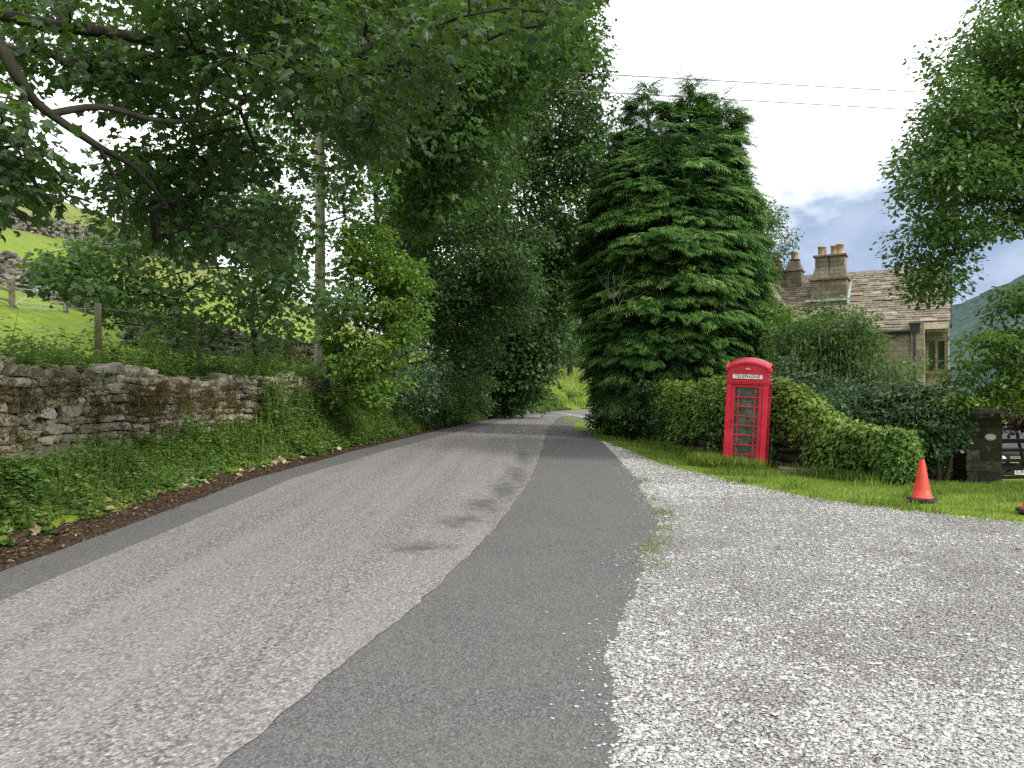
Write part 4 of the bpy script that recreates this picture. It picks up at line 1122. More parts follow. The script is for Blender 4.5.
# ------------------------------------------------------------------ house
def house():
    a = math.radians(30)
    O = (18.95, 38.0, -3.0)
    root = empty('stone_house', O, -a); tag(root, 'stone cottage with stone slate roof and tall chimneys behind the shrubs', 'house')
    G = 3.0                                    # local ground is at z = -3
    ez, rz_, D = 4.55+G, 7.95+G, 6.6
    u0, u1 = -8.2, 1.25
    w = M(); w.box(u0, u1-.6, 0, D, 0, ez)
    w.prism([(0, ez+.002), (D, ez+.002), (D/2, rz_-.12)], u0, u1+1.0)
    w.build('wall', 'ashlar', root)
    # projecting end pier with moulded kneeler
    pr = M(); pr.box(u1-.59, u1, -.22, D+.2, 0, ez+.35); pr.build('end_pier', 'ashlar', root, False, .02)
    k = M(); k.box(u1-.64, u1-.2, -.34, -.222, ez-.15, ez+.22); k.box(u1-.68, u1-.16, -.4, -.224, ez+.222, ez+.32); k.build('rainwater_head', 'iron', root)
    # slates: real courses on both slopes
    rng = np.random.default_rng(17)
    sl = M(); slope = math.hypot(D/2, rz_-ez); nc = 27
    for side in (0, 1):
        for c in range(nc):
            t0 = c/nc; wd0 = .75-.35*c/nc; hgt = slope/nc*1.25
            u = u0-.1
            UE = u1+1.08 if c > 3 else u1-.5
            while u < UE-.05:
                wd = wd0*rng.uniform(.55, 1.3); ue = min(u+wd, UE)
                lift = .05+rng.normal(0, .012); th = rng.uniform(.018, .032)
                s0 = t0*slope-.16+rng.normal(0, .015); s1 = s0+hgt
                pts = []
                for (s, off) in ((s0, lift+.012), (s1, lift-.02), (s1, lift-.02-th), (s0, lift+.012-th)):
                    dy = s/slope*D/2; dz = s/slope*(rz_-ez)
                    ny, nz = -(rz_-ez)/slope, (D/2)/slope
                    yy_, zz_ = dy+ny*off, ez+dz+nz*off
                    pts.append((yy_ if side == 0 else D-yy_, zz_))
                V = [(u+.006, *q) for q in pts]+[(ue-.006, *q) for q in pts]
                sl.add(V, [(0, 1, 5, 4), (1, 2, 6, 5), (2, 3, 7, 6), (3, 0, 4, 7), (0, 3, 2, 1), (4, 5, 6, 7)], np.clip(rng.normal(.55, .2), 0, 1))
                u = ue+.001 if ue < UE-.01 else 99
    rg = []
    u = u0
    while u < u1+1.0:
        e = min(u+.5, u1+1.08); sl.prism([(D/2-.2, rz_-.12), (D/2, rz_+.1), (D/2+.2, rz_-.12)], u, e-.012); u += .5
    roof = sl.build('roof', 'slate', root)
    vg = M(); vg.prism([(.2, ez+.2), (D/2, rz_+.06), (D/2, rz_-.14), (.2, ez-.0)], u1+1.085, u1+1.16); vg.build('verge_board', 'iron', root)
    gu = M(); gu.tube([(u0, -.26, ez-.08), (u1-.66, -.26, ez-.08)], .075, 8); gu.box(u0, u1-.62, -.16, -.002, ez-.18, ez-.02); gu.build('gutter', 'iron', root)
    dp = M(); dp.tube([(u1-.9, -.26, ez-.15), (u1-2.0, -.12, ez-.75), (u1-2.3, -.07, ez-.82)], .04, 6); dp.tube([(u1-.42, -.28, ez-.14), (u1-.42, -.28, .1)], .05, 8); dp.build('downpipe', 'iron', root)
    # recessed right hand bay, its lead roof and window
    rb = M(); rb.box(u1+.003, u1+.99, .9, D-.01, 0, 4.55+G-.01); rb.build('side_bay', 'ashlar', root)
    lf = M(); lf.box(u1+.005, u1+1.05, .35, .898, ez+.1, ez+.3); lf.box(u1+.005, u1+1.05, .62, .897, ez-.1, ez+.098); lf.build('lead_flashing', 'lead', root)
    wf = M()
    wz0, wz1, wx0, wx1 = 2.55+G, 4.0+G, u1+.02, u1+.95
    for x_ in (wx0, (wx0+wx1)/2-.06, wx1-.12): wf.box(x_, x_+.12, .82, .898, wz0, wz1)
    wf.box(wx0-.1, wx1+.1, .78, .897, wz1+.002, wz1+.2); wf.box(wx0-.12, wx1+.12, .74, .897, wz0-.16, wz0-.002)
    fr = wf.build('window', 'chimneystone', root)
    gl = M(); gl.box(wx0+.121, wx1-.121, .872, .89, wz0, wz1); gl.build('pane', 'glass_dark', fr)
    # a mullioned window mostly behind the shrubs
    wf = M(); x0, x1 = -3.4, -1.8; z0, z1 = 1.9+G, 3.3+G
    for x_ in (x0, (x0+x1)/2-.07, x1-.14): wf.box(x_, x_+.14, -.05, -.002, z0, z1)
    wf.box(x0-.1, x1+.1, -.07, -.002, z1+.002, z1+.2); wf.box(x0-.12, x1+.12, -.1, -.002, z0-.16, z0-.002)
    fr = wf.build('window', 'ashlar', root); gl = M(); gl.box(x0+.141, x1-.141, -.012, -.003, z0, z1); gl.build('pane', 'glass_dark', fr)
    # large chimney on the front slope
    c = M(); cu0, cu1, cv0, cv1 = -4.2, -2.4, 1.45, 2.6
    zb = 6.0+G
    c.box(cu0, cu1, cv0, cv1, zb-1.2, 7.45+G)
    c.box(cu0-.1, cu1+.1, cv0-.1, cv1+.1, 7.452+G, 7.56+G)
    m_ = (cu0+cu1)/2
    for x0, x1, a0, a1, b0, b1 in ((cu0+.04, m_-.003, cu0+.2, m_-.025, cu0+.1, m_-.004), (m_+.003, cu1-.03, m_+.025, cu1-.13, m_+.004, cu1-.04)):
        c.frustum((x0, x1, cv0, cv1), (a0, a1, cv0+.16, cv1-.16), 7.562+G, 8.15+G)
        c.box(a0, a1, cv0+.16, cv1-.16, 8.152+G, 8.72+G)
        c.box(b0, b1, cv0+.08, cv1-.08, 8.722+G, 8.83+G)
    ch = c.build('chimney', 'chimneystone', root, False, .02)
    for x0, hh in ((cu0+.5, .5), (cu1-.42, .56), (cu1-.66, .5)):
        p_ = M(); cy = (cv0+cv1)/2+(.3 if x0 == cu1-.62 else 0)
        p_.lathe([(.23, 8.832+G), (.21, 8.9+G), (.2, 8.83+hh-.07+G), (.235, 8.83+hh-.06+G), (.235, 8.83+hh+G), (.17, 8.83+hh+G), (.16, 8.9+G)], 16, (x0, cy, 0)); p_.build('chimney_pot', 'pot', ch, True)
    fl = M(); fl.box(cu0-.25, cu1+.05, cv0-.12, cv0-.003, 6.32+G, 6.44+G); fl.prism([(cv0-.1, 6.2+G), (cv1, 7.5+G), (cv1, 7.35+G), (cv0-.1, 6.02+G)], cu1+.003, cu1+.12); fl.build('lead_flashing', 'lead', root)
    # twin chimney at the far end, over a small gable
    c = M()
    for i, (x0, vv) in enumerate(((-6.7, 2.6), (-5.7, 2.6))):
        c.box(x0, x0+.82, vv, vv+.9, 6.2+G, 8.22+G); c.box(x0-.07, x0+.89, vv-.07, vv+.97, 8.222+G, 8.32+G)
        c.frustum((x0-.02, x0+.84, vv-.02, vv+.92), (x0+.17, x0+.65, vv+.2, vv+.7), 8.322+G, 8.85+G)
        c.box(x0+.14, x0+.68, vv+.17, vv+.73, 8.852+G, 8.93+G)
    c.box(-5.878, -5.702, 2.7, 3.4, 6.2+G, 8.1+G)
    ch = c.build('chimney', 'chimneystone', root, False, .015)
    for x0 in (-6.29, -5.29):
        p_ = M(); p_.lathe([(.2, 8.932+G), (.19, 9.25+G), (.22, 9.27+G), (.24, 9.36+G), (.16, 9.36+G), (.15, 8.95+G)], 14, (x0, 3.05, 0)); p_.build('chimney_pot', 'pot', ch, True)
    w = M(); w.prism([(-8.7, 0), (-4.9, 0), (-4.9, 5.1+G), (-6.4, 7.25+G), (-8.7, 4.2+G)], -.32, 2.4, 1); w.build('front_gable', 'ashlar', root)
    w = M(); w.prism([(-4.75, 5.0+G), (-6.4, 7.4+G), (-9.0, 3.95+G), (-9.0, 4.15+G), (-6.4, 7.62+G), (-4.75, 5.2+G)], -.45, 2.5, 1); w.build('front_gable_roof', 'slate', root)
house()

# ------------------------------------------------------------------ gate pier, sign, gate and car
def pier():
    x, Y = 10.93, 18.1; z0 = float(gz(x, Y))
    root = empty('gate_pier', (x, Y, z0), -.12); tag(root, 'dark stone gate pier with a small oval white nameplate', 'gate pier')
    H = EYE-(408-HZ)/F*Y-z0
    rng = np.random.default_rng(3); m = M(); z = -.3; odd = False
    while z < H-.3:
        h = rng.uniform(.17, .3); s = rng.uniform(-.12, .12); j = rng.normal(0, .006, 6)
        if odd: m.box(-.385+j[0], .385+j[1], -.36+j[2], .36, z+.004, z+h, rng.uniform(.2, .8))
        else:
            m.box(-.385+j[0], s-.003, -.36+j[2], .36, z+.004, z+h, rng.uniform(.2, .8)); m.box(s+.003, .385+j[1], -.36+j[3], .36, z+.004, z+h, rng.uniform(.2, .8))
        z += h; odd = not odd
    m.box(-.365, .365, -.34, .34, -.3, z-.01, .1)
    m.build('shaft', 'pierstone', root, False, .012)
    c = M(); c.box(-.44, .44, -.42, .42, z+.002, z+.13); c.frustum((-.41, .41, -.39, .39), (-.12, .12, -.1, .1), z+.132, z+.3); c.build('capstone', 'pierstone', root, False, .015)
    zs = EYE-(437-HZ)/F*(Y-.4)-z0
    a = np.linspace(0, 2*math.pi, 28, endpoint=False)
    s = M(); V = [(.11+.12*math.cos(t), -.41, zs+.075*math.sin(t)) for t in a]+[(.11+.12*math.cos(t), -.365, zs+.075*math.sin(t)) for t in a]
    s.add(V, [(i, (i+1) % 28, 28+(i+1) % 28, 28+i) for i in range(28)]); s.add(V, [tuple(range(28))])
    o = s.build('nameplate', 'white_paint', root)
    r = M(); r.tube([(.11+.105*math.cos(t), -.412, zs+.06*math.sin(t)) for t in np.linspace(0, 2*math.pi, 29)], .004, 4); r.build('nameplate_border', 'black_letter', o)
    for q in (-.018, .018):
        b = M(); b.box(.045, .175, -.414, -.411, zs+q-.006, zs+q+.006); b.build('nameplate_lines', 'galv', o)
pier()

def wooden_gate():
    x, Y = 11.4, 18.3; z0 = float(gz(x+.5, Y))-.0
    root = empty('wooden_gate', (x, Y, z0), .12); tag(root, 'closed black wooden field gate hung beside the stone gate pier', 'gate')
    m = M(); L = 3.0
    for z in (.1, .3, .5, .74): m.box(.09, L, -.015, .02, z, z+.075)
    m.box(0, .09, -.04, .04, .05, 1.12); m.box(L, L+.08, -.04, .04, .05, 1.05); m.box(.09, L, -.03, .035, .95, 1.05)
    m.build('rails', 'dark_wood', root, False, .006)
    b = M(); p = [(.12, .12), (.22, .12), (1.75, .95), (1.62, .95)]; b.prism(p, .021, .05, 1); b.prism([(1.45, .1), (1.53, .1), (1.53, .95), (1.45, .95)], -.04, -.016, 1); b.build('brace', 'dark_wood', root)
wooden_gate()

def car():
    Y = 26.3; x = 16.62; z0 = float(gz(x, Y))
    root = empty('parked_car', (x, Y, z0+.02), math.radians(-14)); tag(root, 'black off-road car parked on the drive behind the wooden gate', 'car')
    # local: front towards -y
    w = .9
    b = M()
    def loft(sections):       # (y, halfwidth, zlow, zhigh)
        n = 12; V = []
        for y, hw, zl, zh in sections:
            r = .12; mz = (zl+zh)/2
            V += [(-hw+r, y, zl), (hw-r, y, zl), (hw-.02, y, zl+r), (hw, y, mz-.05), (hw-.01, y, mz+.12), (hw-.06, y, zh-.08), (hw-.16, y, zh-.01), (0.2, y, zh+.015), (-.2, y, zh+.015), (-hw+.16, y, zh-.01), (-hw+.06, y, zh-.08), (-hw+.01, y, mz+.12)]
            V += [(-hw, y, mz-.05), (-hw+.02, y, zl+r)]
        k = 14; S = len(sections)
        b.add(V, [(i*k+j, i*k+(j+1) % k, (i+1)*k+(j+1) % k, (i+1)*k+j) for i in range(S-1) for j in range(k)])
        b.add(V, [tuple(range(k)), tuple(range((S-1)*k, S*k))[::-1]])
    loft([(-2.2, .78, .38, .86), (-2.12, .86, .32, .98), (-1.7, .9, .3, 1.04), (-.95, .92, .3, 1.1), (.2, .92, .3, 1.12), (1.6, .92, .3, 1.12), (2.1, .88, .34, 1.1), (2.2, .8, .42, 1.0)])
    body = b.build('body', 'car_black', root, True)
    g = M(); g.frustum((-.84, .84, -.95, 2.05), (-.66, .66, -.25, 1.8), 1.1, 1.68); g.build('cabin_glass', 'glass_dark', root)
    r = M(); r.box(-.67, .67, -.28, 1.82, 1.682, 1.75); r.build('roof', 'car_black', root, False, .03)
    for sx in (-1, 1):
        for sy, sz in ((-1, None), (1, None)):
            p = M(); y0 = -.95 if sy < 0 else 2.05; y1 = -.25 if sy < 0 else 1.8; p.tube([(sx*.85, y0, 1.1), (sx*.67, y1, 1.7)], .04, 6); p.build('roof_pillar', 'car_black', root)
        h = M(); h.lathe([(0, 0), (.11, .0), (.12, .04), (.12, .09)], 16); o = h.build('headlight', 'lamp', root, True); o.location = (sx*.62, -2.235, .82); o.rotation_euler = (-math.pi/2, 0, 0)
        m = M(); m.box(sx*.93-.08, sx*.93+.08, -.75, -.65, 1.08, 1.26); m.build('wing_mirror', 'car_black', root, False, .03)
        for y in (-1.4, 1.4):
            t = M(); t.lathe([(.2, -.11), (.33, -.11), (.36, -.07), (.36, .07), (.33, .11), (.2, .11)], 24); o = t.build('wheel', 'rubber', root, True); o.location = (sx*.84, y, .36); o.rotation_euler = (0, math.pi/2, 0)
            t = M(); t.lathe([(0, -.1), (.2, -.09), (.21, .0), (.2, .09), (0, .1)], 16); t.build('rim', 'galv', o, True)
    gr = M()
    for i in range(5): gr.box(-.42, .42, -2.235, -2.205, .72+i*.045, .745+i*.045)
    gr.build('grille', 'chrome', root)
    bp = M(); bp.box(-.86, .86, -2.3, -2.13, .34, .56); bp.build('bumper', 'rubber', root, False, .04)
    wl = M(); wl.add([(-.6, -2.06, 1.03), (-.1, -2.06, 1.05), (-.15, -1.2, 1.125), (-.6, -1.2, 1.105)], [(0, 1, 2, 3)])
    pl = M(); pl.box(-.32, .32, -2.325, -2.302, .36, .55); p = pl.build('number_plate', 'white_paint', root, False, .004)
    text_mesh('lettering', 'CN69Y', .16, 'black_letter', p, (0, -2.3285, .455), (math.pi/2, 0, 0), .54)
car()
# ================================================================== TREES
R_ = np.random.default_rng
# 1 the sycamore whose boughs hang over the top left
r = R_(101)
B0 = np.array([-9.2, 6.2, float(gz(-9.2, 6.2))])
trunk = limb([B0-[0, 0, .5], B0+[.1, .1, 2], B0+[.4, .2, 4.2], B0+[.9, .4, 7], B0+[1.2, .5, 10]], .42, .16)
L1 = limb([B0+[.35, .2, 3.8], P(-170, -40, 6.2), P(-20, 30, 6.4), P(16, 74, 6.5), P(39, 105, 6.7), P(98, 146, 7.0), P(135, 168, 7.4), P(165, 205, 7.9)], .075, .016)
L2 = limb([P(50, 114, 6.75), P(100, 107, 7.0), P(150, 119, 7.3), P(188, 121, 7.6), P(235, 109, 8.0), P(262, 76, 8.3)], .035, .012)
L3 = limb([B0+[.5, .25, 4.8], P(-190, -60, 7.0), P(0, 14, 7.2), P(117, 34, 7.6), P(200, 50, 8.0), P(289, 66, 8.4), P(345, 62, 8.8), P(400, 20, 9.6), P(470, -40, 10.5)], .075, .02)
L4 = limb([P(22, 85, 6.55), P(27, 118, 6.4), P(25, 150, 6.3), P(38, 190, 6.2), P(52, 203, 6.15), P(70, 196, 6.2), P(92, 203, 6.3)], .026, .008)
L5 = limb([P(98, 146, 7.0), P(118, 185, 7.2), P(125, 215, 7.4), P(120, 235, 7.5)], .022, .008)
L6 = limb([B0+[.9, .4, 6.6], B0+[3, 1, 8], B0+[6, 2.5, 8.6], B0+[9, 4, 8.4]], .16, .04)
cl = np.concatenate([
    img_pts(r, [(-60, -40), (610, -60), (560, 30), (440, 75), (300, 80), (120, 60), (-60, 90)], 215, 6.8, 13),
    img_pts(r, [(60, 50), (440, 60), (400, 150), (330, 190), (240, 170), (150, 110), (70, 90)], 76, 7.8, 12),
    img_pts(r, [(-40, 90), (20, 90), (30, 190), (-40, 215)], 20, 5.6, 7.2),
    img_pts(r, [(120, 150), (330, 160), (330, 250), (250, 260), (160, 230)], 46, 8.5, 11.5),
    img_pts(r, [(75, 165), (190, 150), (210, 250), (110, 235)], 22, 8, 11),
    ell_pts(r, [((-7.5, 9, 9.5), (4, 3.5, 3.2))], 30)])
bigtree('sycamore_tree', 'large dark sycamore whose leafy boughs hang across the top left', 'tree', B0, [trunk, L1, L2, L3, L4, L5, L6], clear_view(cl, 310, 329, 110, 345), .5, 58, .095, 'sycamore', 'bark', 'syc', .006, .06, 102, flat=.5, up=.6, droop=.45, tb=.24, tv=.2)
# a few big leaves hanging low at the far left
# 2 young sycamore in the field edge, showing through behind
r = R_(111)
x0 = P(252, 360, 21)[0]; B0 = np.array([x0, 21, float(gz(x0, 21.))])
tr = limb([B0-[0, 0, .4], B0+[.1, 0, 1], B0+[0, 0, 2.4], B0+[.3, .1, 4.2], B0+[.2, .1, 6]], .10, .03)
La = limb([B0+[.05, 0, 1.5], P(290, 268, 19), P(240, 268, 18), P(190, 270, 17.4), P(130, 290, 16.4)], .04, .012)
cl = np.concatenate([
    img_pts(r, [(70, 270), (110, 215), (200, 190), (330, 190), (335, 310), (300, 345), (215, 330), (130, 330)], 110, 15, 20.5),
    img_pts(r, [(40, 265), (110, 250), (190, 320), (110, 320)], 24, 14.5, 17),
    img_pts(r, [(210, 190), (345, 190), (345, 310), (230, 300)], 46, 16, 20.5),
    img_pts(r, [(180, 110), (400, 100), (380, 220), (200, 220)], 75, 17, 22)])
bigtree('sycamore_tree', 'young sycamore with bare lower twigs behind the fence posts', 'tree', B0, [tr, La], clear_view(cl, 308, 331, 100, 345), .62, 74, .115, 'mid_broadleaf', 'bark', 'syc', .006, .06, 112, flat=.6, up=.5, droop=.4, tb=.36)
# 3 sycamore arching over from the middle left
r = R_(121)
B0 = np.array([-5.2, 33, float(gz(-5.2, 33.))])
tr = limb([B0-[0, 0, .5], B0+[.2, 0, 3], B0+[.5, .2, 6.5], B0+[1.2, -2, 9.5], B0+[2.2, -4.5, 12]], .3, .1)
Lb = limb([B0+[.5, .2, 6], P(400, 140, 31), P(420, 70, 29), P(470, 40, 27), P(540, 60, 25)], .13, .03)
cl = np.concatenate([
    img_pts(r, [(330, -120), (590, -130), (585, 40), (540, 75), (460, 150), (390, 170), (330, 120)], 240, 20, 30),
    img_pts(r, [(380, 120), (500, 80), (480, 190), (400, 240)], 60, 23, 30),
    ell_pts(r, [((-5, 31, 16), (4, 3.5, 3.5))], 50)])
bigtree('sycamore_tree', 'tall sycamore arching over the lane at the top centre', 'tree', B0, [tr, Lb], cl, 1.15, 190, .155, 'mid_broadleaf', 'bark', 'syc', .009, .1, 122, flat=.6, up=.5, droop=.4, tb=.3)
# 4 tall dark trees beyond
r = R_(131)
B0 = np.array([-5.6, 36, float(gz(-5.6, 36))])
st = []
for k, (dx, dy, top) in enumerate(((0, 0, 398), (.5, .4, 425), (-.6, .6, 372), (1.2, .2, 450))):
    T = P(top, 40, 36+dy)
    st.append(limb([B0+[dx*.3, dy, -.5], B0+[dx*.6, dy, 2.5], B0*.5+T*.5+[-.2, 0, -1], T+[0, 0, -2], T+[.2, 0, 3]], .26-.03*k, .06))
cl = np.concatenate([
    ell_pts(r, [((-4.6, 36, 15), (5.2, 4.5, 8.0)), ((-2.6, 37, 9), (4.4, 3.5, 5)), ((-1.5, 36, 17), (4.4, 4, 6)), ((-6, 35, 20), (5, 4, 5))], 330),
    img_pts(r, [(400, 270), (520, 240), (520, 330), (470, 380), (420, 370)], 60, 33, 37)])
bigtree('ash_tree', 'tall dark many-stemmed tree left of the lane with sky showing through', 'tree', B0, st, cl, 1.2, 250, .2, 'dark_broadleaf', 'bark', 'rhomb', .016, .16, 132, flat=.6, tb=.42)
r = R_(141)
B0 = np.array([-1.4, 47, float(gz(-1.4, 47))])
tr = limb([B0-[0, 0, .5], B0+[.2, 0, 4], B0+[.5, .2, 9], B0+[1.2, 0, 15], B0+[1.5, 0, 20]], .4, .1)
cl = np.concatenate([
    ell_pts(r, [((1.2, 46, 13), (5.6, 5, 7.5)), ((-2, 46, 8), (5.5, 4, 5)), ((1.4, 46, 21), (4.2, 4, 6)), ((2.2, 45, 6.6), (3.4, 3, 3.6))], 330),
    img_pts(r, [(510, 50), (606, 50), (600, 150), (592, 270), (510, 270)], 95, 42, 47),
    img_pts(r, [(478, 300), (560, 290), (552, 360), (525, 402), (490, 395), (470, 350)], 90, 42, 46)])
bigtree('broadleaf_tree', 'broad dark tree leaning over the bend of the lane', 'tree', B0, [tr], cl, 1.35, 230, .25, 'dark_broadleaf', 'bark', 'rhomb', .016, .18, 142, flat=.6, tb=.42)
r = R_(151)
B0 = np.array([1.8, 47.5, 0]); B0[2] = gz(B0[0]-2.8, B0[1])*.6
# 5 bright sapling leaning out over the verge
r = R_(161)
B0 = np.array([-5.35, 21.6, float(gz(-5.35, 21.6))])
tr = limb([B0-[0, 0, .3], B0+[.1, 0, .9], B0+[.3, .1, 2.2], B0+[.7, .1, 3.6], B0+[.9, .1, 4.9]], .08, .02)
cl = np.concatenate([
    img_pts(r, [(345, 215), (385, 225), (425, 285), (430, 310), (400, 350), (405, 385), (370, 410), (335, 400), (325, 330), (330, 250)], 200, 20.2, 22.6),
    img_pts(r, [(350, 215), (425, 290), (400, 310), (345, 260)], 30, 20.2, 21.6)])
bigtree('sycamore_sapling', 'bright yellow-green sapling spreading over the verge beside the utility pole', 'tree', B0, [tr], cl, .42, 62, .13, 'bright_broadleaf', 'bark', 'oval', .006, .05, 162, flat=.5, up=.7, droop=.3, tb=.66, tv=.25)
# 6 hedge-like shrubs along the left verge behind the sapling
r = R_(171)
def bush(name, label, x, y, ells, n, rc, per, size, leaf, seed, shape='rhomb', tb=.42, group=None, z=None, cat='shrub', barkm='bark', **kw):
    r = R_(seed)
    B = np.array([x, y, float(gz(x, y)) if z is None else z])
    tops = [np.array(e[0]) for e in ells]
    st = []
    for k, t in enumerate(tops):
        q = B+r.normal(0, .15, 3)*[1, 1, 0]
        st.append(limb([q-[0, 0, .2], q*.6+t*.4+r.normal(0, .15, 3), t], .07, .02))
    cl = ell_pts(r, ells, n)
    return bigtree(name, label, cat, B, st, cl, rc, per, size, leaf, barkm, shape, .008, .06, seed+1, group, tb=tb, **kw)
bush('hawthorn_bush', 'dull green bush on the verge behind the bright sapling', -4.6, 28, [((-4.2, 27.6, 2.4), (1.5, 1.8, 1.8)), ((-3.7, 30, 1.8), (1.2, 2, 1.3))], 70, .55, 80, .13, 'blue_broadleaf', 180)
bush('elder_bush', 'rounded pale green bush on the verge before the bend', -2.6, 37, [((-2.0, 37, 1.5), (1.2, 1.8, 1.1)), ((-2.7, 34, 1.2), (1., 1.8, 1.)), ((-3.3, 31.5, 1.0), (.9, 1.5, .9))], 70, .5, 90, .13, 'mid_broadleaf', 190, tb=.55)
bush('rhododendron_bush', 'dark glossy bush hanging low over the lane at the bend', -.2, 45.5, [((.3, 44.6, 2.6), (2.0, 2, 2.3)), ((-1.4, 43.5, 2.6), (1.8, 2, 2.3))], 90, .7, 110, .24, 'dark_broadleaf', 200, tb=.42)

# 7 trees and banks beyond the bend
r = R_(211)
def far_tree(name, label, px, Y, ells, n, rc, per, size, leaf, seed, r0=.3, barkm='bark', tb=.5):
    x = (px-512)/F*Y; B = np.array([x, Y, float(gz(x, Y))])
    t = np.array(ells[0][0])
    tr = limb([B-[0, 0, .5], B+[0, 0, 1.5], B*.5+t*.5, t], r0, r0*.4)
    return bigtree(name, label, 'tree', B, [tr], ell_pts(R_(seed), ells, n), rc, per, size, leaf, barkm, 'rhomb', .014, .14, seed+1, None, tb=tb)
far_tree('field_tree', 'sunlit tree with a stout dark trunk on the grass beyond the bend', 570, 84, [((6.0, 84, 12.5), (4.6, 4, 4.6)), ((3.4, 86, 12), (4.5, 4, 5))], 110, 1.1, 110, .3, 'bright_broadleaf', 220, .38)
far_tree('field_tree', 'pale-stemmed tree beside the conifer edge beyond the bend', 583, 78, [((8.0, 78, 9), (3.2, 3, 3.6)), ((9.5, 78, 12), (4, 4, 4))], 80, 1.0, 110, .28, 'bright_broadleaf', 230, .24, 'grey_bark')
bush('verge_bush', 'sunlit yellow-green bushes on the outside of the bend', 5.2, 66.5, [((4.9, 66.5, .9), (1.5, 2, .75)), ((3.2, 63.5, .8), (1.4, 1.5, .7)), ((6.6, 69, 1.), (1.6, 2, .8))], 70, .6, 90, .17, 'bright_broadleaf', 240, tb=.6)
r = R_(251)
ells = []
for k in range(5):
    Y = 120+18*k; x = -14+9*k
    far_tree('background_tree', ['rounded tree filling the gap behind the big ash', 'second tree of the far row, behind the leaning dark tree', 'tall middle tree of the row beyond the bend', 'tree of the far row showing just left of the conifer', 'tree of the far row hidden behind the conifer'][k], 512+770*x/Y, Y, [((x, Y, float(gz(x, Y))+8), (6, 6, 6)), ((x+3, Y, float(gz(x, Y))+11), (5, 5, 5))], 90, 1.8, 110, .5, 'mid_broadleaf', 260+3*k, .4, tb=.5)

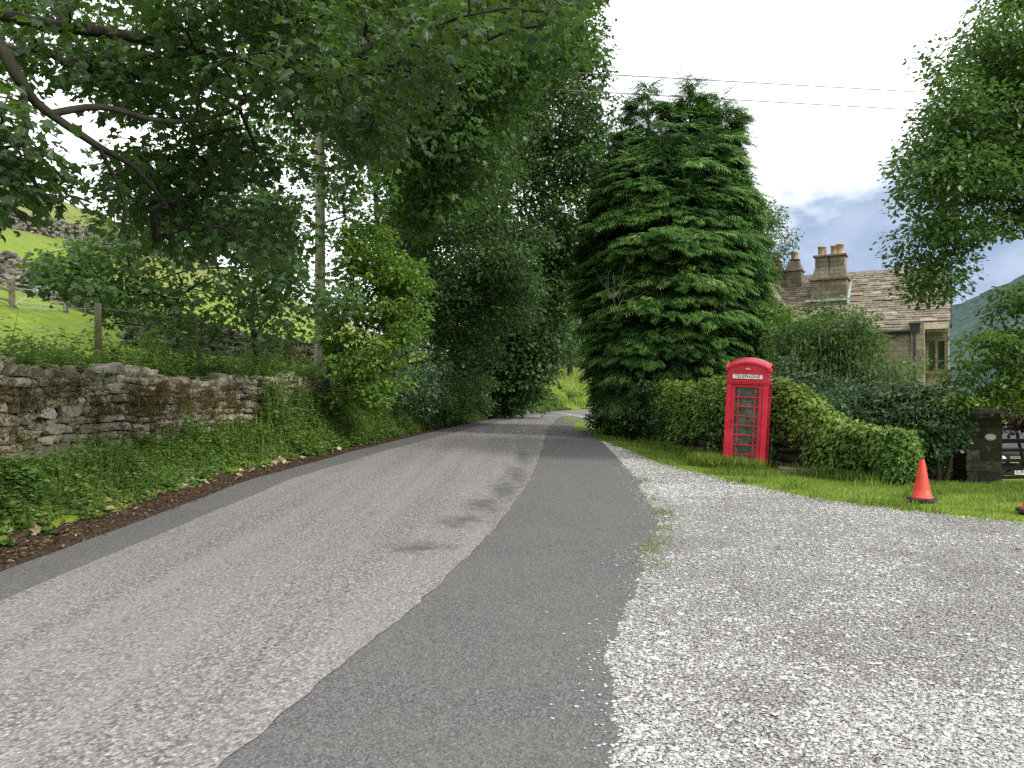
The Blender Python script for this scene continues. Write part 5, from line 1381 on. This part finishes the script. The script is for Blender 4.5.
# 8 the great conifer
def conifer():
    rng = R_(301); C = np.array([5.72, 27.6]); zb = 0.
    root = empty('cypress_tree', (C[0], C[1], float(gz(*C)))); tag(root, 'huge dark green cypress with shelf-like sprays and feathery top on the right of the lane', 'tree')
    tb = M(); lb = M()
    H = 12.2
    leaders = [(-.85, 0, 12.0), (.75, .3, 12.35), (1.75, .1, 11.7), (-1.9, .4, 10.6)]
    for lx, ly, h in leaders:
        tb.tube([(C[0]+lx*.15, C[1]+ly, -.3), (C[0]+lx*.5, C[1]+ly, 4), (C[0]+lx*.9, C[1]+ly, 8), (C[0]+lx, C[1]+ly, h+.2)], [.3, .22, .12, .02], 8)
    prof = [(0, 2.0), (.8, 2.35), (2.5, 2.75), (4.2, 3.1), (5.5, 3.15), (7, 3.05), (8.3, 2.85), (9.6, 2.5), (10.8, 2.0), (11.6, 1.45), (12.2, .7)]
    # tufts on the envelope, in rough tiers
    n = 1500
    z = rng.uniform(.0, 1, n)**.9*12.0+.15; z = np.round(z/.45)*.45+rng.normal(0, .17, n)
    th = rng.uniform(0, 2*math.pi, n)
    rad = ip(z, prof)*(1+.5*(fbm(th*2.2+7, z*.75, 6)-.47))*(1+.05*np.sin(th*3+z))
    rad = rad*np.clip(rng.normal(.96, .07, n), .7, 1.08)
    # gather the upper part on the leaders
    cx = np.zeros(n); cy = np.zeros(n)
    up = sstep(8.6, 11.2, z); pick = rng.integers(0, 3, n)
    la = np.array(leaders)
    cx = la[pick, 0]*up; cy = la[pick, 1]*up; rad = rad*(1-.52*up)
    keepm = (z < la[pick, 2]*1.0-.1) & (rng.uniform(0, 1, n) > .42*sstep(9.4, 10.8, z)); 
    z, th, rad, cx, cy = (a[keepm] for a in (z, th, rad, cx, cy)); n = len(z)
    outd = np.stack([np.cos(th), np.sin(th), np.zeros(n)], 1)
    cen = np.stack([C[0]+cx+rad*np.cos(th), C[1]+cy+rad*np.sin(th)*.92, z], 1)
    lower = 1-sstep(1.5, 3.5, z)
    size = rng.uniform(.75, 1.25, n)*(1-.25*sstep(9, 12, z))
    m = 30
    idx = np.repeat(np.arange(n), m); T = len(idx)
    side = np.stack([-np.sin(th), np.cos(th), np.zeros(n)], 1)
    fan = rng.uniform(-1, 1, T); back = rng.uniform(0, .75, T); lay = rng.uniform(-.5, .5, T)
    c = cen[idx]+side[idx]*(fan*.48*size[idx])[:, None]-outd[idx]*(back*.55*size[idx])[:, None]
    c[:, 2] += .10*size[idx]*back-.12*abs(fan)*size[idx]+lay*.12
    d = outd[idx]+side[idx]*(fan*.75)[:, None]+rng.normal(0, .16, (T, 3)); d[:, 2] += -.12-.35*(1-back)*rng.uniform(.3, 1, T)-.25*lower[idx]
    top = sstep(10.2, 11.8, z)[idx]; d[:, 2] += .75*top*rng.uniform(0, 1.3, T)
    nr = np.array([0, 0, 1.])+outd[idx]*.5+rng.normal(0, .2, (T, 3))
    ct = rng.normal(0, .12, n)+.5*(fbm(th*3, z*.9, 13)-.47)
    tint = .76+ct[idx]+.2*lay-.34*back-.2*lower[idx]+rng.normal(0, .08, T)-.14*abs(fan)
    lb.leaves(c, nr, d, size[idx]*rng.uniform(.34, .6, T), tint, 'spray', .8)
    # inner growth, tinted dark to stand for the shade seen in the gaps
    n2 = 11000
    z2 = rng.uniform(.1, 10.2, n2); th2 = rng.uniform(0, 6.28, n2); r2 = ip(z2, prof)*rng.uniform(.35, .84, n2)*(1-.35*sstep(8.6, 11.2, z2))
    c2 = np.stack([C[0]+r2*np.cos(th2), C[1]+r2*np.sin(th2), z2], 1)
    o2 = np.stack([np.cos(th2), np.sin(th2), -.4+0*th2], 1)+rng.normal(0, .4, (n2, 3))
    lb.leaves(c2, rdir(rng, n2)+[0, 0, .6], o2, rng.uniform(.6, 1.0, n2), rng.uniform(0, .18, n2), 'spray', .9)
    # wispy drooping leaders at the very top
    k = 900; j = rng.integers(0, 3, k); hz = rng.uniform(-1.9, .6, k)
    a = rng.uniform(0, 6.28, k); rr = (.12+.42*(.6-hz)*.75)*rng.uniform(.3, 1, k)
    c3 = np.stack([C[0]+la[j, 0]+rr*np.cos(a), C[1]+la[j, 1]+rr*np.sin(a), la[j, 2]+hz], 1)
    d3 = np.stack([np.cos(a), np.sin(a), rng.uniform(-.7, .8, k)], 1)
    lb.leaves(c3, np.array([0, 0, 1.])+rng.normal(0, .3, (k, 3)), d3, rng.uniform(.3, .65, k), rng.normal(.6, .12, k), 'spray', .5)
    # branches carrying the tufts
    for i in range(0, n, 5):
        zz = max(.3, z[i]-.35); q = np.array([C[0]+cx[i], C[1]+cy[i], zz])
        tb.tube([q, (q+cen[i])/2+[0, 0, .1], cen[i]], [.04, .025, .01], 4)
    # a dead grey snag on the road side
    s0 = P(618, 300, 24.6)
    for q in range(9):
        p0 = s0+rng.normal(0, .12, 3); v = np.array([rng.normal(0, .09), -.03, rng.uniform(.05, .16)]); pts = [p0]
        for _ in range(6):
            v = v+rng.normal(0, .035, 3); pts.append(pts[-1]+v)
        tb.tube(pts, np.linspace(.012, .004, 7), 4)
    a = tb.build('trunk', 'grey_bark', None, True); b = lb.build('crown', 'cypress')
    keep(root, a, b)
conifer()
# ivy skirt round the foot of the conifer
bush('ivy_bush', 'dark ivy thicket at the foot of the cypress beside the road', 4.0, 27.5, [((3.9, 27.6, .9), (.85, 1.8, .9)), ((3.75, 30.2, .75), (.55, 1.5, .8)), ((4.35, 24.6, 1.0), (.7, 1.5, .8))], 75, .45, 110, .11, 'dark_broadleaf', 320, 'ivy', tb=.36)

# 9 tree behind the conifer on the right
bush('birch_tree', 'soft grey-green tree showing at the right shoulder of the cypress', 12.9, 44, [((13.9, 44, 10.0), (2.1, 2.5, 2.3)), ((12.6, 44, 10.6), (2.3, 2.5, 3.0))], 110, .75, 90, .17, 'grey_broadleaf', 330, cat='tree', tb=.55)
# 10 laburnum with hanging pods, in front of the house
B = (9.6, 22.5)
bush('laburnum_tree', 'loose mid-green laburnum with pale hanging pods in front of the house', *B,
     [((9.4, 22.6, 3.2), (1.2, 1.2, .95)), ((8.7, 22.5, 2.7), (1.3, 1.2, 1.4)), ((9.9, 22.6, 2.5), (1.3, 1.2, 1.25)), ((10.8, 22.5, 1.7), (1.0, 1.2, 1.3)), ((8.3, 22.3, 1.2), (1.3, 1.2, 1.5)), ((9.7, 22.3, 1.0), (1.4, 1.2, 1.3))], 250, .45, 85, .105, 'mid_broadleaf', 340, 'oval', cat='tree', tb=.62, flat=.7, barkm='grey_bark')
lab = [o for o in COL.objects if o.name.startswith('laburnum_tree')][0]
r = R_(345); pd = M(); n = 850
c = ell_pts(r, [((9.2, 21.6, 2.1), (1.9, .8, 1.2)), ((10.2, 21.5, 1.5), (1.1, .8, .9))], n)
pd.leaves(c, rdir(r, n), np.array([0, 0, -1.])+r.normal(0, .1, (n, 3)), r.uniform(.12, .38, n), r.uniform(.1, .9, n), 'rhomb', .22)
keep(lab, pd.build('pods', 'pods'))
bush('golden_shrub', 'yellow-green leafy shrub top left of the laburnum beside the gable', 8.4, 25.6, [((9.0, 25.8, 3.7), (.9, 1, .95)), ((8.6, 25.6, 2.4), (1.1, 1, 1.6)), ((10.2, 25.8, 3.0), (1.1, 1, 1.2))], 95, .4, 70, .12, 'bright_broadleaf', 350, 'oval', tb=.45)
bush('white_flowered_shrub', 'grey-green bushy shrub just behind the red kiosk', 7.6, 20.6, [((7.5, 20.6, 1.5), (1.1, .9, 1.0)), ((8.3, 20.2, 1.0), (1.2, .9, 1.0))], 70, .4, 80, .1, 'blue_broadleaf', 360, 'oval', tb=.55)
# 11 dark shrubs along the garden edge
bush('laurel_shrub', 'large dark blue-green shrub behind the low end of the ivy wall', 8.4, 17.8, [((8.0, 18.2, .95), (1.1, 1.0, .95)), ((9.1, 17.9, .9), (1.1, 1.0, .95)), ((8.6, 18.4, .3), (1.5, 1, .9))], 120, .4, 100, .1, 'blue_broadleaf', 370, 'oval', tb=.55)
bush('laurel_shrub', 'dark blue-green shrub with a bare forked stem beside the gate pier', 9.35, 17.2, [((9.2, 17.3, .95), (.85, .8, .8)), ((9.9, 17.7, .95), (.5, .6, .6)), ((9.6, 18.3, .1), (.9, .5, .6))], 95, .36, 110, .095, 'blue_broadleaf', 380, 'oval', tb=.5)
bush('shade_filler_shrub', 'dark foliage added to give the shade between cone and gate pier', 9.6, 19.6, [((9.6, 19.2, -.2), (1.3, .6, .9)), ((10.5, 19.2, .0), (.7, .5, .9))], 95, .4, 140, .1, 'dark_broadleaf', 390, tb=.2)  # dense dark leaves added so the gap beside the pier looks shaded
# 12 big tree at the right edge
r = R_(401)
B0 = np.array([14.6, 15.0, float(gz(14.6, 15.))])
tr = limb([B0-[0, 0, .5], B0+[-.1, 0, 2.5], B0+[-.3, .2, 5], B0+[-.6, .2, 8], B0+[-.8, .3, 12]], .38, .1)
Lc = limb([B0+[-.2, .1, 4.4], P(1100, 190, 15.5), P(1024, 213, 15.5), P(985, 238, 15.6), P(948, 268, 15.7)], .09, .012)
Ld = limb([B0+[-.4, .2, 6.5], P(1060, 60, 15.5), P(985, 90, 15.3), P(935, 120, 15.2)], .1, .015)
Le = limb([P(1060, 200, 15.5), P(1000, 200, 15.2), P(950, 190, 15.1), P(915, 170, 15)], .04, .01)
cl = np.concatenate([
    img_pts(r, [(1015, -60), (1100, -60), (1100, 200), (990, 180), (940, 190), (905, 165), (900, 145), (935, 125), (950, 95), (945, 55), (985, 30)], 230, 13.5, 17),
    img_pts(r, [(905, 150), (1000, 120), (1060, 180), (1060, 225), (985, 240), (930, 225), (905, 190)], 55, 14, 16.5),
    img_pts(r, [(915, 225), (965, 225), (955, 265), (925, 300), (908, 280)], 17, 15, 16.2),
    ell_pts(r, [((14.4, 15, 8.5), (4, 3.5, 4.5))], 110)])
bigtree('oak_tree', 'large leafy tree reaching in over the sky at the right edge', 'tree', B0, [tr, Lc, Ld, Le], cl, .6, 190, .105, 'mid_broadleaf', 'bark', 'rhomb', .007, .08, 402, flat=.55, up=.6, tb=.52)
# 13 layered bush below it
r = R_(411)
B0 = np.array([12.6, 17.2, float(gz(12.6, 17.2))])
tr = limb([B0-[0, 0, .3], B0+[0, 0, 1.2], B0+[-.2, 0, 2.6], B0+[-.1, 0, 4.2]], .12, .03)
cl = img_pts(r, [(948, 405), (960, 360), (985, 320), (1010, 285), (1130, 240), (1130, 410), (1020, 418), (985, 400)], 150, 15.8, 17.4)
bigtree('hazel_tree', 'layered yellow-green small tree at the right edge above the gate', 'tree', B0, [tr], cl, .5, 75, .115, 'bright_broadleaf', 'bark', 'oval', .007, .05, 412, flat=.35, up=.75, tb=.3, tv=.3)
bush('copper_shrub', 'dusky purple-leaved shrub behind the gate pier', 13.9, 20.6, [((13.4, 20.6, .95), (1.1, .8, .42)), ((14.6, 20.8, .8), (1.0, .8, .5))], 55, .35, 80, .1, 'purple', 420, 'oval', tb=.5)
bush('yellow_shrub', 'sunlit yellow-green shrub in the garden beyond the gate', 15.6, 27.5, [((15.4, 27.5, .0), (.8, .8, .7))], 30, .35, 70, .12, 'bright_broadleaf', 430, 'oval', tb=.75)
bush('hill_bush', 'small dark bush on the skyline of the hill', *hit(60, 196)[:2], [(hit(60, 196)+np.array([0, 0, .8]), (2.2, 1.5, 1.2))], 14, .7, 60, .35, 'dark_broadleaf', 440)

# ================================================================== LIGHT, SKY, CAMERA
sunv = Vector((.72, -.52, .60)).normalized()
el = math.asin(sunv.z); rot = math.atan2(sunv.x, sunv.y)
sd = bpy.data.lights.new('sun', 'SUN'); sd.energy = 3.4; sd.angle = math.radians(7); sd.color = (1, .95, .87)
so = bpy.data.objects.new('sun', sd); COL.objects.link(so); so.rotation_euler = sunv.to_track_quat('Z', 'Y').to_euler(); so.location = (20, -20, 40)

world = bpy.data.worlds.new('World'); scene.world = world; world.use_nodes = True
nt = world.node_tree
for n in list(nt.nodes): nt.nodes.remove(n)
out = nt.nodes.new('ShaderNodeOutputWorld')
sky = nd(nt, 'ShaderNodeTexSky', sky_type='NISHITA', sun_disc=False, sun_elevation=el, sun_rotation=rot, air_density=1., dust_density=1.5)
tc = nd(nt, 'ShaderNodeTexCoord').outputs['Generated']
sp = nd(nt, 'ShaderNodeSeparateXYZ', ins={0: tc})
stretch = nd(nt, 'ShaderNodeMapping', ins={'Vector': tc, 'Scale': (1., 1., 2.4)}).outputs[0]
n1 = noise(nt, 3.2, 7, .55, stretch, .3)
n2 = noise(nt, 9., 5, .6, stretch, .2)
cloud = ramp(nt, mth(nt, 'ADD', mth(nt, 'MULTIPLY', n1, .75), mth(nt, 'MULTIPLY', n2, .25)), [(.3, (9.8, 10.2, 10.8)), (.5, (14.2, 14.3, 14.5)), (.7, (16., 16., 16.))])
# broken blue-grey bank low on the right
zf = nd(nt, 'ShaderNodeMapRange', ins={'Value': sp.outputs[2], 'From Min': .305, 'From Max': .17}).outputs[0]
xf = nd(nt, 'ShaderNodeMapRange', ins={'Value': sp.outputs[0], 'From Min': .18, 'From Max': .36}).outputs[0]
msk = mth(nt, 'MULTIPLY', zf, xf)
nn = nd(nt, 'ShaderNodeMapRange', ins={'Value': mth(nt, 'ADD', mth(nt, 'ADD', mth(nt, 'MULTIPLY', n1, 1.5), mth(nt, 'MULTIPLY', n2, .5)), mth(nt, 'MULTIPLY', msk, .8)), 'From Min': 1.18, 'From Max': 1.5}).outputs[0]
blue = ramp(nt, n2, [(.3, (1.9, 2.75, 4.2)), (.7, (3.7, 4.5, 5.9))])
skyc = mixc(nt, .85, sky.outputs[0], cloud)
fin = mixc(nt, mth(nt, 'MULTIPLY', nn, .95), skyc, blue)
bg = nd(nt, 'ShaderNodeBackground', ins={'Color': fin, 'Strength': .15})
nt.links.new(bg.outputs[0], out.inputs[0])

cam = bpy.data.cameras.new('camera'); cam.sensor_width = 36; cam.lens = 36*F/1024; cam.clip_start = .05; cam.clip_end = 6000
cam.shift_y = (HZ-384)/1024
co = bpy.data.objects.new('camera', cam); COL.objects.link(co); co.location = (0, 0, EYE); co.rotation_euler = (math.pi/2, 0, 0)
scene.camera = co
scene.view_settings.view_transform = 'Standard'; scene.view_settings.look = 'None'; scene.view_settings.exposure = 0; scene.view_settings.gamma = 1
scene.cycles.max_bounces = 6; scene.cycles.diffuse_bounces = 3; scene.cycles.glossy_bounces = 2; scene.cycles.transmission_bounces = 4; scene.cycles.transparent_max_bounces = 8
scene.cycles.use_denoising = False; scene.cycles.caustics_reflective = False; scene.cycles.caustics_refractive = False
